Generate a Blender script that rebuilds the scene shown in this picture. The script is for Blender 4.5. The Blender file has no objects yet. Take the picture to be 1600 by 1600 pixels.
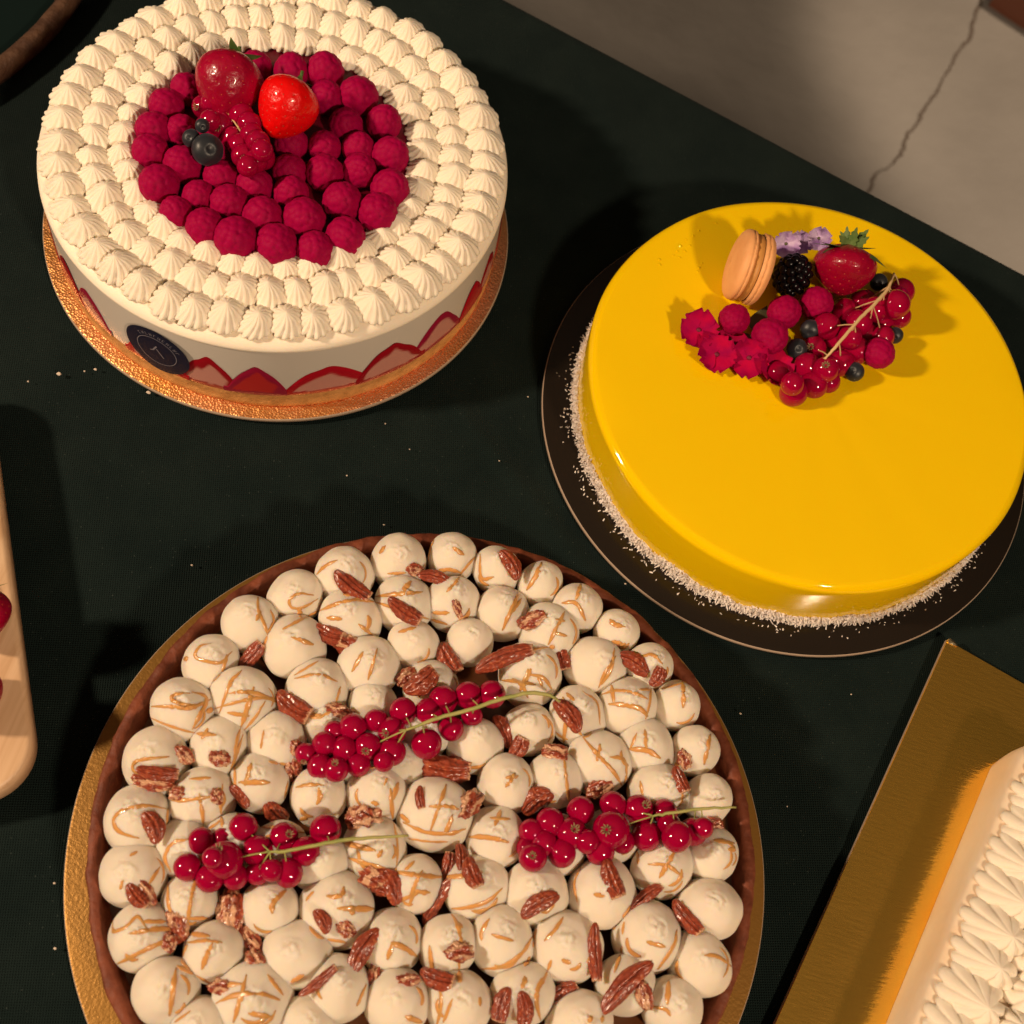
import bpy, bmesh, math, random
import numpy as np
from mathutils import Vector, Matrix, noise
from mathutils.bvhtree import BVHTree
random.seed(7); rng = np.random.default_rng(7)
R_ = math.radians
scn = bpy.context.scene

# ---------------------------------------------------------------- camera
FPX, PITCH, ROLL, CH = 2060.0, R_(63.0), R_(16.25), 0.66
Fw = np.array([0, math.cos(PITCH), -math.sin(PITCH)])
_r = np.array([1.0, 0, 0]); _u = np.cross(_r, Fw)
Rt = math.cos(ROLL)*_r + math.sin(ROLL)*_u
Up = -math.sin(ROLL)*_r + math.cos(ROLL)*_u
CAM = np.array([0, 0, CH])
def ray(px, py): return Rt*(px-800)/FPX - Up*(py-800)/FPX + Fw
def at(px, py, z):
    """the point of the horizontal plane z that the photograph shows at px, py"""
    d = ray(px, py); return CAM + d*(z-CH)/d[2]
def depth(P): return float((np.array(P)-CAM) @ Fw)
cd = bpy.data.cameras.new('camera'); cam = bpy.data.objects.new('camera', cd)
scn.collection.objects.link(cam); scn.camera = cam
cam.matrix_world = Matrix(((Rt[0], Up[0], -Fw[0], 0), (Rt[1], Up[1], -Fw[1], 0), (Rt[2], Up[2], -Fw[2], CH), (0, 0, 0, 1)))
cd.sensor_width = 36; cd.sensor_height = 36; cd.lens = 36*FPX/1600
cd.clip_start = 0.01; cd.clip_end = 50
cd.dof.use_dof = True; cd.dof.focus_distance = 0.70; cd.dof.aperture_fstop = 11.0

# ---------------------------------------------------------------- world, lamps, exposure
w = bpy.data.worlds.new('World'); scn.world = w; w.use_nodes = True
bg = w.node_tree.nodes['Background']; bg.inputs[1].default_value = 1.0
_N, _L = w.node_tree.nodes, w.node_tree.links
_tc = _N.new('ShaderNodeTexCoord'); _sx = _N.new('ShaderNodeSeparateXYZ'); _L.new(_tc.outputs['Generated'], _sx.inputs[0])
_rp = _N.new('ShaderNodeValToRGB'); _L.new(_sx.outputs['Z'], _rp.inputs['Fac']); _L.new(_rp.outputs['Color'], bg.inputs[0])
_rp.color_ramp.elements[0].position = .0; _rp.color_ramp.elements[0].color = (.018, .0125, .009, 1)
_rp.color_ramp.elements[1].position = .97; _rp.color_ramp.elements[1].color = (.15, .105, .07, 1)
_e = _rp.color_ramp.elements.new(.62); _e.color = (.035, .025, .017, 1)
def lamp(name, az, el, dist, power, rad, col=(1, 0.745, 0.515), aim=(0.0, 0.3, 0.0), spot=None, blend=0.5):
    l = bpy.data.lights.new(name, 'SPOT' if spot else 'POINT'); l.energy = power; l.color = col; l.shadow_soft_size = rad
    o = bpy.data.objects.new(name, l); scn.collection.objects.link(o)
    d = Vector((math.cos(el)*math.cos(az), math.cos(el)*math.sin(az), math.sin(el)))
    o.location = Vector(aim)+d*dist
    if spot:
        l.spot_size = spot; l.spot_blend = blend
        o.rotation_euler = d.to_track_quat('Z', 'Y').to_euler()
    return o
lamp('ceiling_lamp_left', R_(-163), R_(37), 2.3, 202, 0.085)
lamp('ceiling_lamp_right', R_(-46), R_(43), 2.3, 145, 0.085)
lamp('added_floor_spot', R_(20), R_(89.5), 2.4, 300, 0.06, aim=(1.2, 1.98, -.75), spot=2*math.atan(1.06/2.4), blend=.16)  # added spot; its cone edge stands in for the floor's shadow edge
scn.view_settings.view_transform = 'Standard'; scn.view_settings.look = 'None'
scn.view_settings.exposure = 0; scn.view_settings.gamma = 1; scn.view_settings.use_curve_mapping = False
scn.render.engine = 'CYCLES'

# ---------------------------------------------------------------- materials
def mat(name, col, rough=0.5, metal=0.0, sss=0.0, sssr=(1, .5, .3), ssc=0.004, spec=0.5, coat=0.0, coatr=0.05, sheen=0.0, sheenc=(1, 1, 1, 1),
        trans=0.0, ior=1.45, bump=None, bumpd=0.0005, bscale=200, var=None, vscale=40, vdetail=3, attr=None):
    m = bpy.data.materials.new(name); m.use_nodes = True; N = m.node_tree.nodes; L = m.node_tree.links
    b = N['Principled BSDF']
    b.inputs['Base Color'].default_value = (*col, 1); b.inputs['Roughness'].default_value = rough
    b.inputs['Metallic'].default_value = metal; b.inputs['Specular IOR Level'].default_value = spec; b.inputs['IOR'].default_value = ior
    b.inputs['Coat Weight'].default_value = coat; b.inputs['Coat Roughness'].default_value = coatr
    b.inputs['Sheen Weight'].default_value = sheen; b.inputs['Sheen Tint'].default_value = sheenc
    b.inputs['Transmission Weight'].default_value = trans
    if sss:
        b.inputs['Subsurface Weight'].default_value = sss; b.inputs['Subsurface Radius'].default_value = sssr; b.inputs['Subsurface Scale'].default_value = ssc
    tc = N.new('ShaderNodeTexCoord')
    m['_tc'] = 1
    if var is not None:
        n = N.new('ShaderNodeTexNoise'); n.inputs['Scale'].default_value = vscale; n.inputs['Detail'].default_value = vdetail
        L.new(tc.outputs['Object'], n.inputs['Vector'])
        r = N.new('ShaderNodeValToRGB'); r.color_ramp.elements[0].position = 0.35; r.color_ramp.elements[1].position = 0.65
        r.color_ramp.elements[0].color = (*var, 1); r.color_ramp.elements[1].color = (*col, 1)
        L.new(n.outputs['Fac'], r.inputs['Fac']); L.new(r.outputs['Color'], b.inputs['Base Color'])
    if attr:
        a = N.new('ShaderNodeAttribute'); a.attribute_name = attr; L.new(a.outputs['Color'], b.inputs['Base Color'])
    if bump:
        if bump == 'noise':
            n2 = N.new('ShaderNodeTexNoise'); n2.inputs['Scale'].default_value = bscale; n2.inputs['Detail'].default_value = 4; o2 = n2.outputs['Fac']
        else:
            n2 = N.new('ShaderNodeTexVoronoi'); n2.inputs['Scale'].default_value = bscale; o2 = n2.outputs['Distance']
        L.new(tc.outputs['Object'], n2.inputs['Vector'])
        bp = N.new('ShaderNodeBump'); bp.inputs['Strength'].default_value = 1; bp.inputs['Distance'].default_value = bumpd
        L.new(o2, bp.inputs['Height']); L.new(bp.outputs['Normal'], b.inputs['Normal'])
    return m
def nodes(m): return m.node_tree.nodes, m.node_tree.links, m.node_tree.nodes['Principled BSDF']

M = {}
M['cream'] = mat('piped_cream', (.90, .795, .645), .55, sss=.35, sssr=(1, .75, .45), ssc=.003, spec=.3, bump='noise', bumpd=.00012, bscale=500)
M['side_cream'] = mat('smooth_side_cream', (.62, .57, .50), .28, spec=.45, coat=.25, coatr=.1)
M['vanilla'] = mat('vanilla_cream', (.91, .80, .66), .5, sss=.55, sssr=(1, .62, .28), ssc=.008, spec=.35)
def vanilla_specks(m):
    N, L, b = nodes(m)
    tc = [n for n in N if n.type == 'TEX_COORD'][0]
    v = N.new('ShaderNodeTexVoronoi'); v.inputs['Scale'].default_value = 330; L.new(tc.outputs['Object'], v.inputs['Vector'])
    r = N.new('ShaderNodeValToRGB'); r.color_ramp.elements[0].position = .09; r.color_ramp.elements[1].position = .15
    r.color_ramp.elements[0].color = (.16, .11, .05, 1); r.color_ramp.elements[1].color = (.91, .80, .66, 1)
    n = N.new('ShaderNodeTexNoise'); n.inputs['Scale'].default_value = 160; L.new(tc.outputs['Object'], n.inputs['Vector'])
    r2 = N.new('ShaderNodeValToRGB'); r2.color_ramp.elements[0].position = .52; r2.color_ramp.elements[1].position = .57
    r2.color_ramp.elements[0].color = (0, 0, 0, 1); r2.color_ramp.elements[1].color = (1, 1, 1, 1)
    L.new(n.outputs['Fac'], r2.inputs['Fac'])
    mx = N.new('ShaderNodeMix'); mx.data_type = 'RGBA'; mx.inputs[6].default_value = (.91, .80, .66, 1)
    L.new(r2.outputs['Color'], mx.inputs[0]); L.new(v.outputs['Distance'], r.inputs['Fac']); L.new(r.outputs['Color'], mx.inputs[7])
    L.new(mx.outputs[2], b.inputs['Base Color'])
    nb = N.new('ShaderNodeTexNoise'); nb.inputs['Scale'].default_value = 260; L.new(tc.outputs['Object'], nb.inputs['Vector'])
    bp = N.new('ShaderNodeBump'); bp.inputs['Distance'].default_value = .00025; L.new(nb.outputs['Fac'], bp.inputs['Height']); L.new(bp.outputs['Normal'], b.inputs['Normal'])
vanilla_specks(M['vanilla'])
M['yellow'] = mat('yellow_mirror_glaze', (.86, .56, .001), .05, spec=.3, coat=.18, coatr=.03, sss=.25, sssr=(1, .6, .05), ssc=.004)
M['coconut'] = mat('desiccated_coconut', (.86, .77, .70), .7, sss=.15, ssc=.001)
M['rasp'] = mat('raspberry_skin', (.355, .0008, .050), .6, sss=.2, sssr=(1, .04, .08), ssc=.003, sheen=.04, sheenc=(1, .1, .25, 1), spec=.08, var=(.26, .0006, .044), vscale=60)
M['currant'] = mat('redcurrant_skin', (.30, .0006, .032), .05, sss=.25, sssr=(1, .04, .06), ssc=.003, spec=.35, coat=.25, coatr=.03, var=(.29, .0006, .028), vscale=90)
M['calyx'] = mat('dry_currant_tuft', (.30, .20, .10), .7)
M['stem'] = mat('currant_stem', (.42, .36, .12), .6, var=(.28, .30, .08), vscale=120)
M['stemdry'] = mat('woody_currant_stem', (.62, .42, .20), .6)
M['straw'] = mat('strawberry_skin', (.36, .0008, .032), .30, sss=.25, sssr=(1, .08, .06), ssc=.004, spec=.3, coat=.25, coatr=.10, bump='noise', bumpd=.0006, bscale=330, var=(.26, .0006, .018), vscale=45)
M['strawb'] = mat('bright_strawberry_skin', (.70, .002, .002), .30, sss=.3, sssr=(1, .06, .04), ssc=.004, spec=.3, coat=.25, coatr=.10, bump='noise', bumpd=.0006, bscale=330)
M['seed'] = mat('strawberry_seed', (.42, .04, .015), .5)
M['leaf'] = mat('leaf_green', (.06, .12, .02), .6, var=(.12, .17, .04), vscale=200)
M['darkleaf'] = mat('dark_leaf', (.05, .05, .02), .5, var=(.10, .09, .03), vscale=150)
M['blue'] = mat('blueberry_skin', (.010, .012, .016), .42, sheen=.10, sheenc=(.5, .6, .8, 1), var=(.020, .022, .027), vscale=120)
M['black'] = mat('blackberry_skin', (.003, .002, .003), .25, spec=.25, coat=.05)
M['petalred'] = mat('crimson_petal', (.44, .0006, .042), .75, spec=.08, var=(.30, .0006, .055), vscale=110)
M['petalpurple'] = mat('lilac_petal', (.34, .17, .48), .6, var=(.58, .45, .62), vscale=160)
M['macaron'] = mat('apricot_macaron_shell', (.82, .40, .155), .6, sss=.1, ssc=.002, bump='noise', bumpd=.0001, bscale=900, var=(.78, .36, .13), vscale=150)
M['macfill'] = mat('macaron_filling', (.55, .25, .06), .5)
M['pecan'] = mat('pecan_nut', (.34, .06, .03), .34, spec=.45, coat=.45, coatr=.2, attr='Col')
M['caramel'] = mat('caramel_sauce', (.62, .29, .085), .28, sss=.3, sssr=(1, .4, .1), ssc=.002, coat=.3)
M['crust'] = mat('chocolate_tart_crust', (.20, .052, .022), .6, spec=.35, bump='noise', bumpd=.0008, bscale=260, var=(.12, .027, .011), vscale=130, vdetail=6)
M['filling'] = mat('dark_caramel_filling', (.10, .032, .010), .2)
M['sponge'] = mat('sponge_layer', (.66, .32, .10), .75, bump='noise', bumpd=.0008, bscale=300, var=(.48, .22, .06), vscale=150)
M['slice'] = mat('strawberry_slice', (.5, .02, .02), .3, coat=.3, attr='Col')
M['navy'] = mat('navy_sticker_paper', (.008, .010, .028), .5, spec=.3)
M['silver'] = mat('pale_sticker_print', (.22, .21, .24), .45)
M['blackboard'] = mat('black_foil_board', (.012, .008, .005), .16, spec=.6)
M['boardedge'] = mat('pale_board_edge', (.40, .30, .22), .4)
M['goldboard'] = mat('brown_gold_board', (.30, .15, .028), .42, metal=.55, bump='noise', bumpd=.0002, bscale=700)
M['chamber'] = mat('log_cream_side', (.80, .67, .51), .45, sss=.2, ssc=.003, bump='noise', bumpd=.0007, bscale=45, var=(.80, .61, .42), vscale=30)
M['brownrim'] = mat('brown_wicker_rim', (.09, .042, .020), .7, bump='noise', bumpd=.002, bscale=150, var=(.05, .02, .009), vscale=80)
M['crumb'] = mat('pale_crumb', (.6, .5, .4), .8)
M['floor'] = mat('concrete_floor', (.165, .155, .142), .7, var=(.130, .121, .110), vscale=3.5, vdetail=8, bump='noise', bumpd=.003, bscale=25)
M['crack'] = mat('crack_line', (.06, .045, .035), .9)  # dark colour of the thin strip that draws the crack
M['wood'] = mat('pale_beech', (.62, .42, .24), .45)
M['redwood'] = mat('reddish_brown_wood', (.11, .035, .018), .5)

def foil_metal(m, scale, dist, voro):
    """crinkled foil: fine glittery grain plus a coarser crumple"""
    N, L, b = nodes(m); tc = [n for n in N if n.type == 'TEX_COORD'][0]
    a = N.new('ShaderNodeTexVoronoi' if voro else 'ShaderNodeTexNoise'); a.inputs['Scale'].default_value = scale; L.new(tc.outputs['Object'], a.inputs['Vector'])
    c = N.new('ShaderNodeTexNoise'); c.inputs['Scale'].default_value = scale*.22; c.inputs['Detail'].default_value = 5; L.new(tc.outputs['Object'], c.inputs['Vector'])
    ad = N.new('ShaderNodeMath'); ad.operation = 'MULTIPLY_ADD'; ad.inputs[1].default_value = .5
    L.new(a.outputs[0], ad.inputs[0]); L.new(c.outputs['Fac'], ad.inputs[2])
    bp = N.new('ShaderNodeBump'); bp.inputs['Distance'].default_value = dist; L.new(ad.outputs[0], bp.inputs['Height']); L.new(bp.outputs['Normal'], b.inputs['Normal'])
M['rosefoil'] = mat('rose_gold_foil', (.97, .45, .24), .42, metal=1, var=(.86, .42, .12), vscale=12); foil_metal(M['rosefoil'], 760, .0006, True)
M['goldfoil'] = mat('gold_foil', (.98, .64, .11), .15, metal=1)
def brushed(m):
    N, L, b = nodes(m); tc = [n for n in N if n.type == 'TEX_COORD'][0]
    mp = N.new('ShaderNodeMapping'); mp.inputs['Rotation'].default_value = (0, 0, R_(20)); mp.inputs['Scale'].default_value = (130, 620, 300); L.new(tc.outputs['Object'], mp.inputs['Vector'])
    n = N.new('ShaderNodeTexNoise'); n.inputs['Scale'].default_value = 1; n.inputs['Detail'].default_value = 3; L.new(mp.outputs['Vector'], n.inputs['Vector'])
    bp = N.new('ShaderNodeBump'); bp.inputs['Distance'].default_value = .00016; L.new(n.outputs['Fac'], bp.inputs['Height']); L.new(bp.outputs['Normal'], b.inputs['Normal'])
brushed(M['goldfoil'])
def wood(m):
    N, L, b = nodes(m); tc = [n for n in N if n.type == 'TEX_COORD'][0]
    mp = N.new('ShaderNodeMapping'); mp.inputs['Scale'].default_value = (160, 9, 160); L.new(tc.outputs['Object'], mp.inputs['Vector'])
    n = N.new('ShaderNodeTexNoise'); n.inputs['Scale'].default_value = 1; n.inputs['Detail'].default_value = 4; n.inputs['Distortion'].default_value = .5; L.new(mp.outputs['Vector'], n.inputs['Vector'])
    r = N.new('ShaderNodeValToRGB'); r.color_ramp.elements[0].color = (.52, .31, .16, 1); r.color_ramp.elements[1].color = (.72, .50, .31, 1); r.color_ramp.elements[0].position = .3; r.color_ramp.elements[1].position = .7
    L.new(n.outputs['Fac'], r.inputs['Fac']); L.new(r.outputs['Color'], b.inputs['Base Color'])
wood(M['wood'])
def two_lobes(m, share):
    N, L, b = nodes(m); out = [n for n in N if n.type == 'OUTPUT_MATERIAL'][0]
    c = N.new('ShaderNodeBsdfPrincipled'); c.inputs['Base Color'].default_value = (.98, .52, .11, 1); c.inputs['Metallic'].default_value = 1; c.inputs['Roughness'].default_value = .56
    L.new(b.inputs['Normal'].links[0].from_socket, c.inputs['Normal'])
    mx = N.new('ShaderNodeMixShader'); mx.inputs[0].default_value = share; L.new(b.outputs[0], mx.inputs[1]); L.new(c.outputs[0], mx.inputs[2]); L.new(mx.outputs[0], out.inputs['Surface'])
two_lobes(M['goldfoil'], .09)
def cloth():
    m = mat('dark_green_cloth', (.0045, .0115, .0105), .85, spec=.12, sheen=.02)
    N, L, b = nodes(m); tc = [n for n in N if n.type == 'TEX_COORD'][0]
    mp = N.new('ShaderNodeMapping'); mp.inputs['Rotation'].default_value = (0, 0, R_(-15.6)); L.new(tc.outputs['Object'], mp.inputs['Vector'])
    wv = []
    for d in 'XY':
        q = N.new('ShaderNodeTexWave'); q.bands_direction = d; q.inputs['Scale'].default_value = 260; q.inputs['Distortion'].default_value = .6; q.inputs['Detail'].default_value = 1
        L.new(mp.outputs['Vector'], q.inputs['Vector']); wv.append(q)
    mu = N.new('ShaderNodeMath'); mu.operation = 'MULTIPLY'; L.new(wv[0].outputs['Fac'], mu.inputs[0]); L.new(wv[1].outputs['Fac'], mu.inputs[1])
    bp = N.new('ShaderNodeBump'); bp.inputs['Distance'].default_value = .0006; L.new(mu.outputs[0], bp.inputs['Height']); L.new(bp.outputs['Normal'], b.inputs['Normal'])
    n = N.new('ShaderNodeTexNoise'); n.inputs['Scale'].default_value = 22; n.inputs['Detail'].default_value = 8; n.inputs['Roughness'].default_value = .65; L.new(tc.outputs['Object'], n.inputs['Vector'])
    r = N.new('ShaderNodeValToRGB'); r.color_ramp.elements[0].position = .35; r.color_ramp.elements[1].position = .72
    r.color_ramp.elements[0].color = (.0036, .0100, .0092, 1); r.color_ramp.elements[1].color = (.0080, .0160, .0140, 1)
    L.new(n.outputs['Fac'], r.inputs['Fac'])
    # lint: sparse pale fibres and dust
    v = N.new('ShaderNodeTexVoronoi'); v.inputs['Scale'].default_value = 190; L.new(tc.outputs['Object'], v.inputs['Vector'])
    r3 = N.new('ShaderNodeValToRGB'); r3.color_ramp.elements[0].position = .05; r3.color_ramp.elements[1].position = .10
    r3.color_ramp.elements[0].color = (.020, .024, .021, 1); r3.color_ramp.elements[1].color = (0, 0, 0, 1)
    L.new(v.outputs['Distance'], r3.inputs['Fac'])
    ad = N.new('ShaderNodeMix'); ad.data_type = 'RGBA'; ad.blend_type = 'ADD'; ad.inputs[0].default_value = 1
    L.new(r.outputs['Color'], ad.inputs[6]); L.new(r3.outputs['Color'], ad.inputs[7]); L.new(ad.outputs[2], b.inputs['Base Color'])
    return m
M['cloth'] = cloth()

# ---------------------------------------------------------------- object helpers
COL = scn.collection
def wloc(o):
    v = Vector((0, 0, 0))
    while o is not None: v += o.location; o = o.parent
    return np.array(v)
def mesh(name, V, F, m, smooth=True, cols=None):
    me = bpy.data.meshes.new(name); me.from_pydata([tuple(map(float, v)) for v in V], [], [tuple(int(i) for i in f) for f in F])
    if m: me.materials.append(m)
    if smooth: me.polygons.foreach_set('use_smooth', [True]*len(me.polygons))
    if cols is not None:
        a = me.color_attributes.new('Col', 'FLOAT_COLOR', 'POINT')
        a.data.foreach_set('color', np.array([(*c, 1) for c in cols], dtype=np.float32).ravel())
    me.update(); return me
def link(name, me, parent=None, loc=None):
    o = bpy.data.objects.new(name, me); COL.objects.link(o)
    if parent: o.parent = parent
    if loc is not None: o.location = tuple(map(float, loc))
    return o
def part(name, V, F, m, parent, smooth=True, cols=None):
    """mesh given in world coordinates, hung under an unrotated parent"""
    V = np.asarray(V, float) - wloc(parent)
    return link(name, mesh(name, V, F, m, smooth, cols), parent)
def tag(o, label, cat, group=None, kind=None):
    if label: o['label'] = label
    if cat: o['category'] = cat
    if group: o['group'] = group
    if kind: o['kind'] = kind
    return o
def thing(name, loc, label, cat, group=None): return tag(link(name, None, None, loc), label, cat, group)
def solo(name, V, F, m, loc, label, cat, group=None, smooth=True, kind=None):
    """one-mesh thing; V in world coordinates, origin at loc"""
    o = link(name, mesh(name, np.asarray(V, float)-np.array(loc), F, m, smooth), None, loc)
    return tag(o, label, cat, group, kind)
def join(parts):
    V, F, k = [], [], 0
    for v, f in parts:
        v = np.asarray(v, float); V.append(v); F += [tuple(i+k for i in q) for q in f]; k += len(v)
    return np.concatenate(V), F
def revolve(prof, n=96, c=(0, 0, 0), jit=None):
    V, F = [], []
    for i in range(n):
        a = 2*math.pi*i/n
        for j, (r, z) in enumerate(prof):
            dr = dz = 0
            if jit: dr, dz = jit(a, j)
            V.append((c[0]+(r+dr)*math.cos(a), c[1]+(r+dr)*math.sin(a), c[2]+z+dz))
    k = len(prof)
    for i in range(n):
        i2 = (i+1) % n
        for j in range(k-1): F.append((i*k+j, i2*k+j, i2*k+j+1, i*k+j+1))
    if prof[0][0] < 1e-6 or prof[-1][0] < 1e-6: pass
    return V, F
def tube(P, rad, n=8, flat=1.0, upv=None):
    P = [np.array(p, float) for p in P]; V, F = [], []
    up = np.array(upv if upv is not None else (0, 0, 1.0))
    for i, p in enumerate(P):
        t = P[min(i+1, len(P)-1)]-P[max(i-1, 0)]; t /= (np.linalg.norm(t)+1e-12)
        u = up[i] if up.ndim == 2 else up
        s = np.cross(t, u); s /= (np.linalg.norm(s)+1e-9); q = np.cross(s, t)
        r = rad[i] if hasattr(rad, '__len__') else rad
        for k in range(n):
            a = 2*math.pi*k/n; V.append(p+s*r*math.cos(a)+q*r*flat*math.sin(a))
    for i in range(len(P)-1):
        for k in range(n): F.append((i*n+k, i*n+(k+1) % n, (i+1)*n+(k+1) % n, (i+1)*n+k))
    F.append(tuple(range(n))[::-1]); F.append(tuple((len(P)-1)*n+k for k in range(n)))
    return V, F
def smooth_path(P, k=6):
    P = [np.array(p, float) for p in P]
    if len(P) < 3: return [P[0]+(P[1]-P[0])*i/(k) for i in range(k+1)]
    Q = [2*P[0]-P[1]]+P+[2*P[-1]-P[-2]]; out = []
    for i in range(1, len(Q)-2):
        for j in range(k):
            t = j/k; a, b, c, d = Q[i-1], Q[i], Q[i+1], Q[i+2]
            out.append(.5*((2*b)+(-a+c)*t+(2*a-5*b+4*c-d)*t*t+(-a+3*b-3*c+d)*t**3))
    out.append(P[-1]); return out
def ico(sub=3):
    bm = bmesh.new(); bmesh.ops.create_icosphere(bm, subdivisions=sub, radius=1)
    V = np.array([v.co[:] for v in bm.verts]); F = [tuple(v.index for v in f.verts) for f in bm.faces]; bm.free(); return V, F
def ns(v, s, o=0): return noise.noise(Vector((v[0]*s+o, v[1]*s+o*1.7, v[2]*s-o)))
def disc_board(name, parent_or_none, c, r, z0, z1, m, medge, label, edge_r=.0006):
    t = thing(name, (c[0], c[1], z0), label, 'cake board')
    V, F = revolve([(0.0005, z1), (r*.5, z1), (r-.0012, z1), (r-.0002, z1-.0003)], 180, (c[0], c[1], 0)); F.append(tuple(i*4 for i in range(180)))
    part('foil_face', V, F, m, t)
    V, F = revolve([(r-.0002, z1-.0004), (r+.0003, z1-.0009), (r+.0003, z0+.0006), (r-.0005, z0+.0001), (0.001, z0+.0001)], 180, (c[0], c[1], 0))
    part('board_edge', V, F, medge, t)
    return t

# ---------------------------------------------------------------- setting: floor and table
EV = np.array([.963, -.2696, 0]); NV = np.array([.2696, .963, 0])       # along and across the table
VF, FF = [], []
for i in range(41):
    for j in range(41): VF.append((-4+8*i/40, -3+8*j/40, -.75))
for i in range(40):
    for j in range(40): FF.append((i*41+j, (i+1)*41+j, (i+1)*41+j+1, i*41+j+1))
fl = tag(link('floor', mesh('floor', VF, FF, M['floor'])), None, None, kind='structure')
def crack(pts, widths):
    P = smooth_path([at(x, y, -.7485) for x, y in pts], 7); n = len(P); V, F = [], []
    for i, p in enumerate(P):
        t = P[min(i+1, n-1)]-P[max(i-1, 0)]; t /= np.linalg.norm(t); s = np.array([-t[1], t[0], 0])
        wd = np.interp(i/(n-1), np.linspace(0, 1, len(widths)), widths)*(.8+.5*random.random()); off = s*(random.random()-.5)*.0035
        V += [p+off-s*wd, p+off+s*wd]
    for i in range(n-1): F.append((2*i, 2*i+2, 2*i+3, 2*i+1))
    return V, F
c1 = crack([(1545, -60), (1533, 0), (1522, 30), (1516, 58), (1499, 78), (1484, 105), (1470, 130), (1458, 152), (1441, 175), (1432, 197), (1418, 210), (1411, 235), (1398, 250), (1388, 262), (1372, 268), (1366, 275), (1358, 298), (1340, 330), (1320, 380)],
           [.0022, .0022, .0026, .0018, .0016, .0020, .0022, .0020, .0024, .0010, .0007, .0022, .0018, .0018])
part('crack', *c1, M['crack'], fl, smooth=False)

FOLDS = [(at(690, 600, 0), at(930, 900, 0), .0060, 1.0), (at(1180, 1040, 0), at(1290, 1260, 0), .007, .7), (at(560, 690, 0), at(240, 760, 0), .009, .5), (at(900, 30, 0), at(960, 190, 0), .010, .6), (at(30, 620, 0), at(150, 800, 0), .009, .5)]
def fold(p):
    h = 0
    for a, b, w_, k in FOLDS:
        d = (b-a)[:2]; L_ = np.linalg.norm(d); d = d/L_; q = (p-a)[:2]; t = q @ d; s_ = abs(q[0]*d[1]-q[1]*d[0]+.004*noise.noise(Vector((t*14, k*9, 0))))
        h = max(h, k*math.exp(-(s_/w_)**2)*max(0, min(1, 1-max(0, -t, t-L_)/.05)))
    return h
def cloth_mesh():
    U = np.unique(np.concatenate([np.linspace(-1.0, 1.15, 108), np.linspace(-.45, .5, 320)])); Vv = np.unique(np.concatenate([np.linspace(-.40, .66, 54), np.linspace(0, .66, 240)]))
    pts, F = [], []
    hang = [(.004, -.0012), (.008, -.005), (.010, -.012), (.011, -.05), (.013, -.15), (.012, -.30), (.014, -.5), (.013, -.70)]
    cols = [('top', v) for v in Vv] + [('h', h) for h in hang]
    for u in U:
        for kind, q in cols:
            if kind == 'top':
                p = EV*u+NV*q; z = -.0006-abs(noise.noise(Vector((p[0]*6, p[1]*6, 3)))*.0012)
                # ironed fold lines
                z += .0021*fold(p)-.0022
                pts.append((p[0], p[1], z))
            else:
                dv, z = q; wv = .010*math.sin(u*17+noise.noise(Vector((u*3, 0, 0)))*4)*min(1, -z/.3)
                p = EV*u+NV*(.66+dv+wv-.002*0); pts.append((p[0], p[1], z-.0014))
    k = len(cols)
    for i in range(len(U)-1):
        for j in range(k-1): F.append((i*k+j, (i+1)*k+j, (i+1)*k+j+1, i*k+j+1))
    return pts, F
V, F = cloth_mesh()
solo('tablecloth', V, F, M['cloth'], (0, 0, 0), 'dark green woven cloth covering the dessert table and hanging over its far edge', 'tablecloth')
# table under the cloth
tb = thing('table', tuple(EV*.07+NV*.12+np.array([0, 0, -.75])), 'table hidden under the dark green cloth', 'table')
def boxm(c, ex, ey, hx, hy, z0, z1):
    c = np.array(c); V = [c+ex*sx*hx+ey*sy*hy+np.array([0, 0, z]) for z in (z0, z1) for sx, sy in ((-1, -1), (1, -1), (1, 1), (-1, 1))]
    return V, [(0, 3, 2, 1), (4, 5, 6, 7), (0, 1, 5, 4), (1, 2, 6, 5), (2, 3, 7, 6), (3, 0, 4, 7)]
part('tabletop', *boxm(EV*.075+NV*.125, EV, NV, 1.05, .52, -.03, -.006), M['redwood'], tb, smooth=False)
for a, b in ((-.92, -.33), (-.92, .58), (1.07, -.33), (1.07, .58)):
    part('leg', *boxm(EV*a+NV*b, EV, NV, .025, .025, -.75, -.032), M['redwood'], tb, smooth=False)
# the corner of brown furniture on the floor at the top right
V, F = boxm(at(1595, -28, -.70), EV, NV, .16, .05, -.748, -.68)
q = at(1572, -10, -.69); cc = q+EV*.20+NV*.10
V, F = boxm((cc[0], cc[1], 0), EV*.985-NV*.17, NV*.985+EV*.17, .20, .10, -.749, -.69)
solo('wooden_plinth', V, F, M['redwood'], (cc[0], cc[1], -.75), 'reddish brown wooden base on the floor at the far right corner', 'wooden base', smooth=False)

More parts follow.
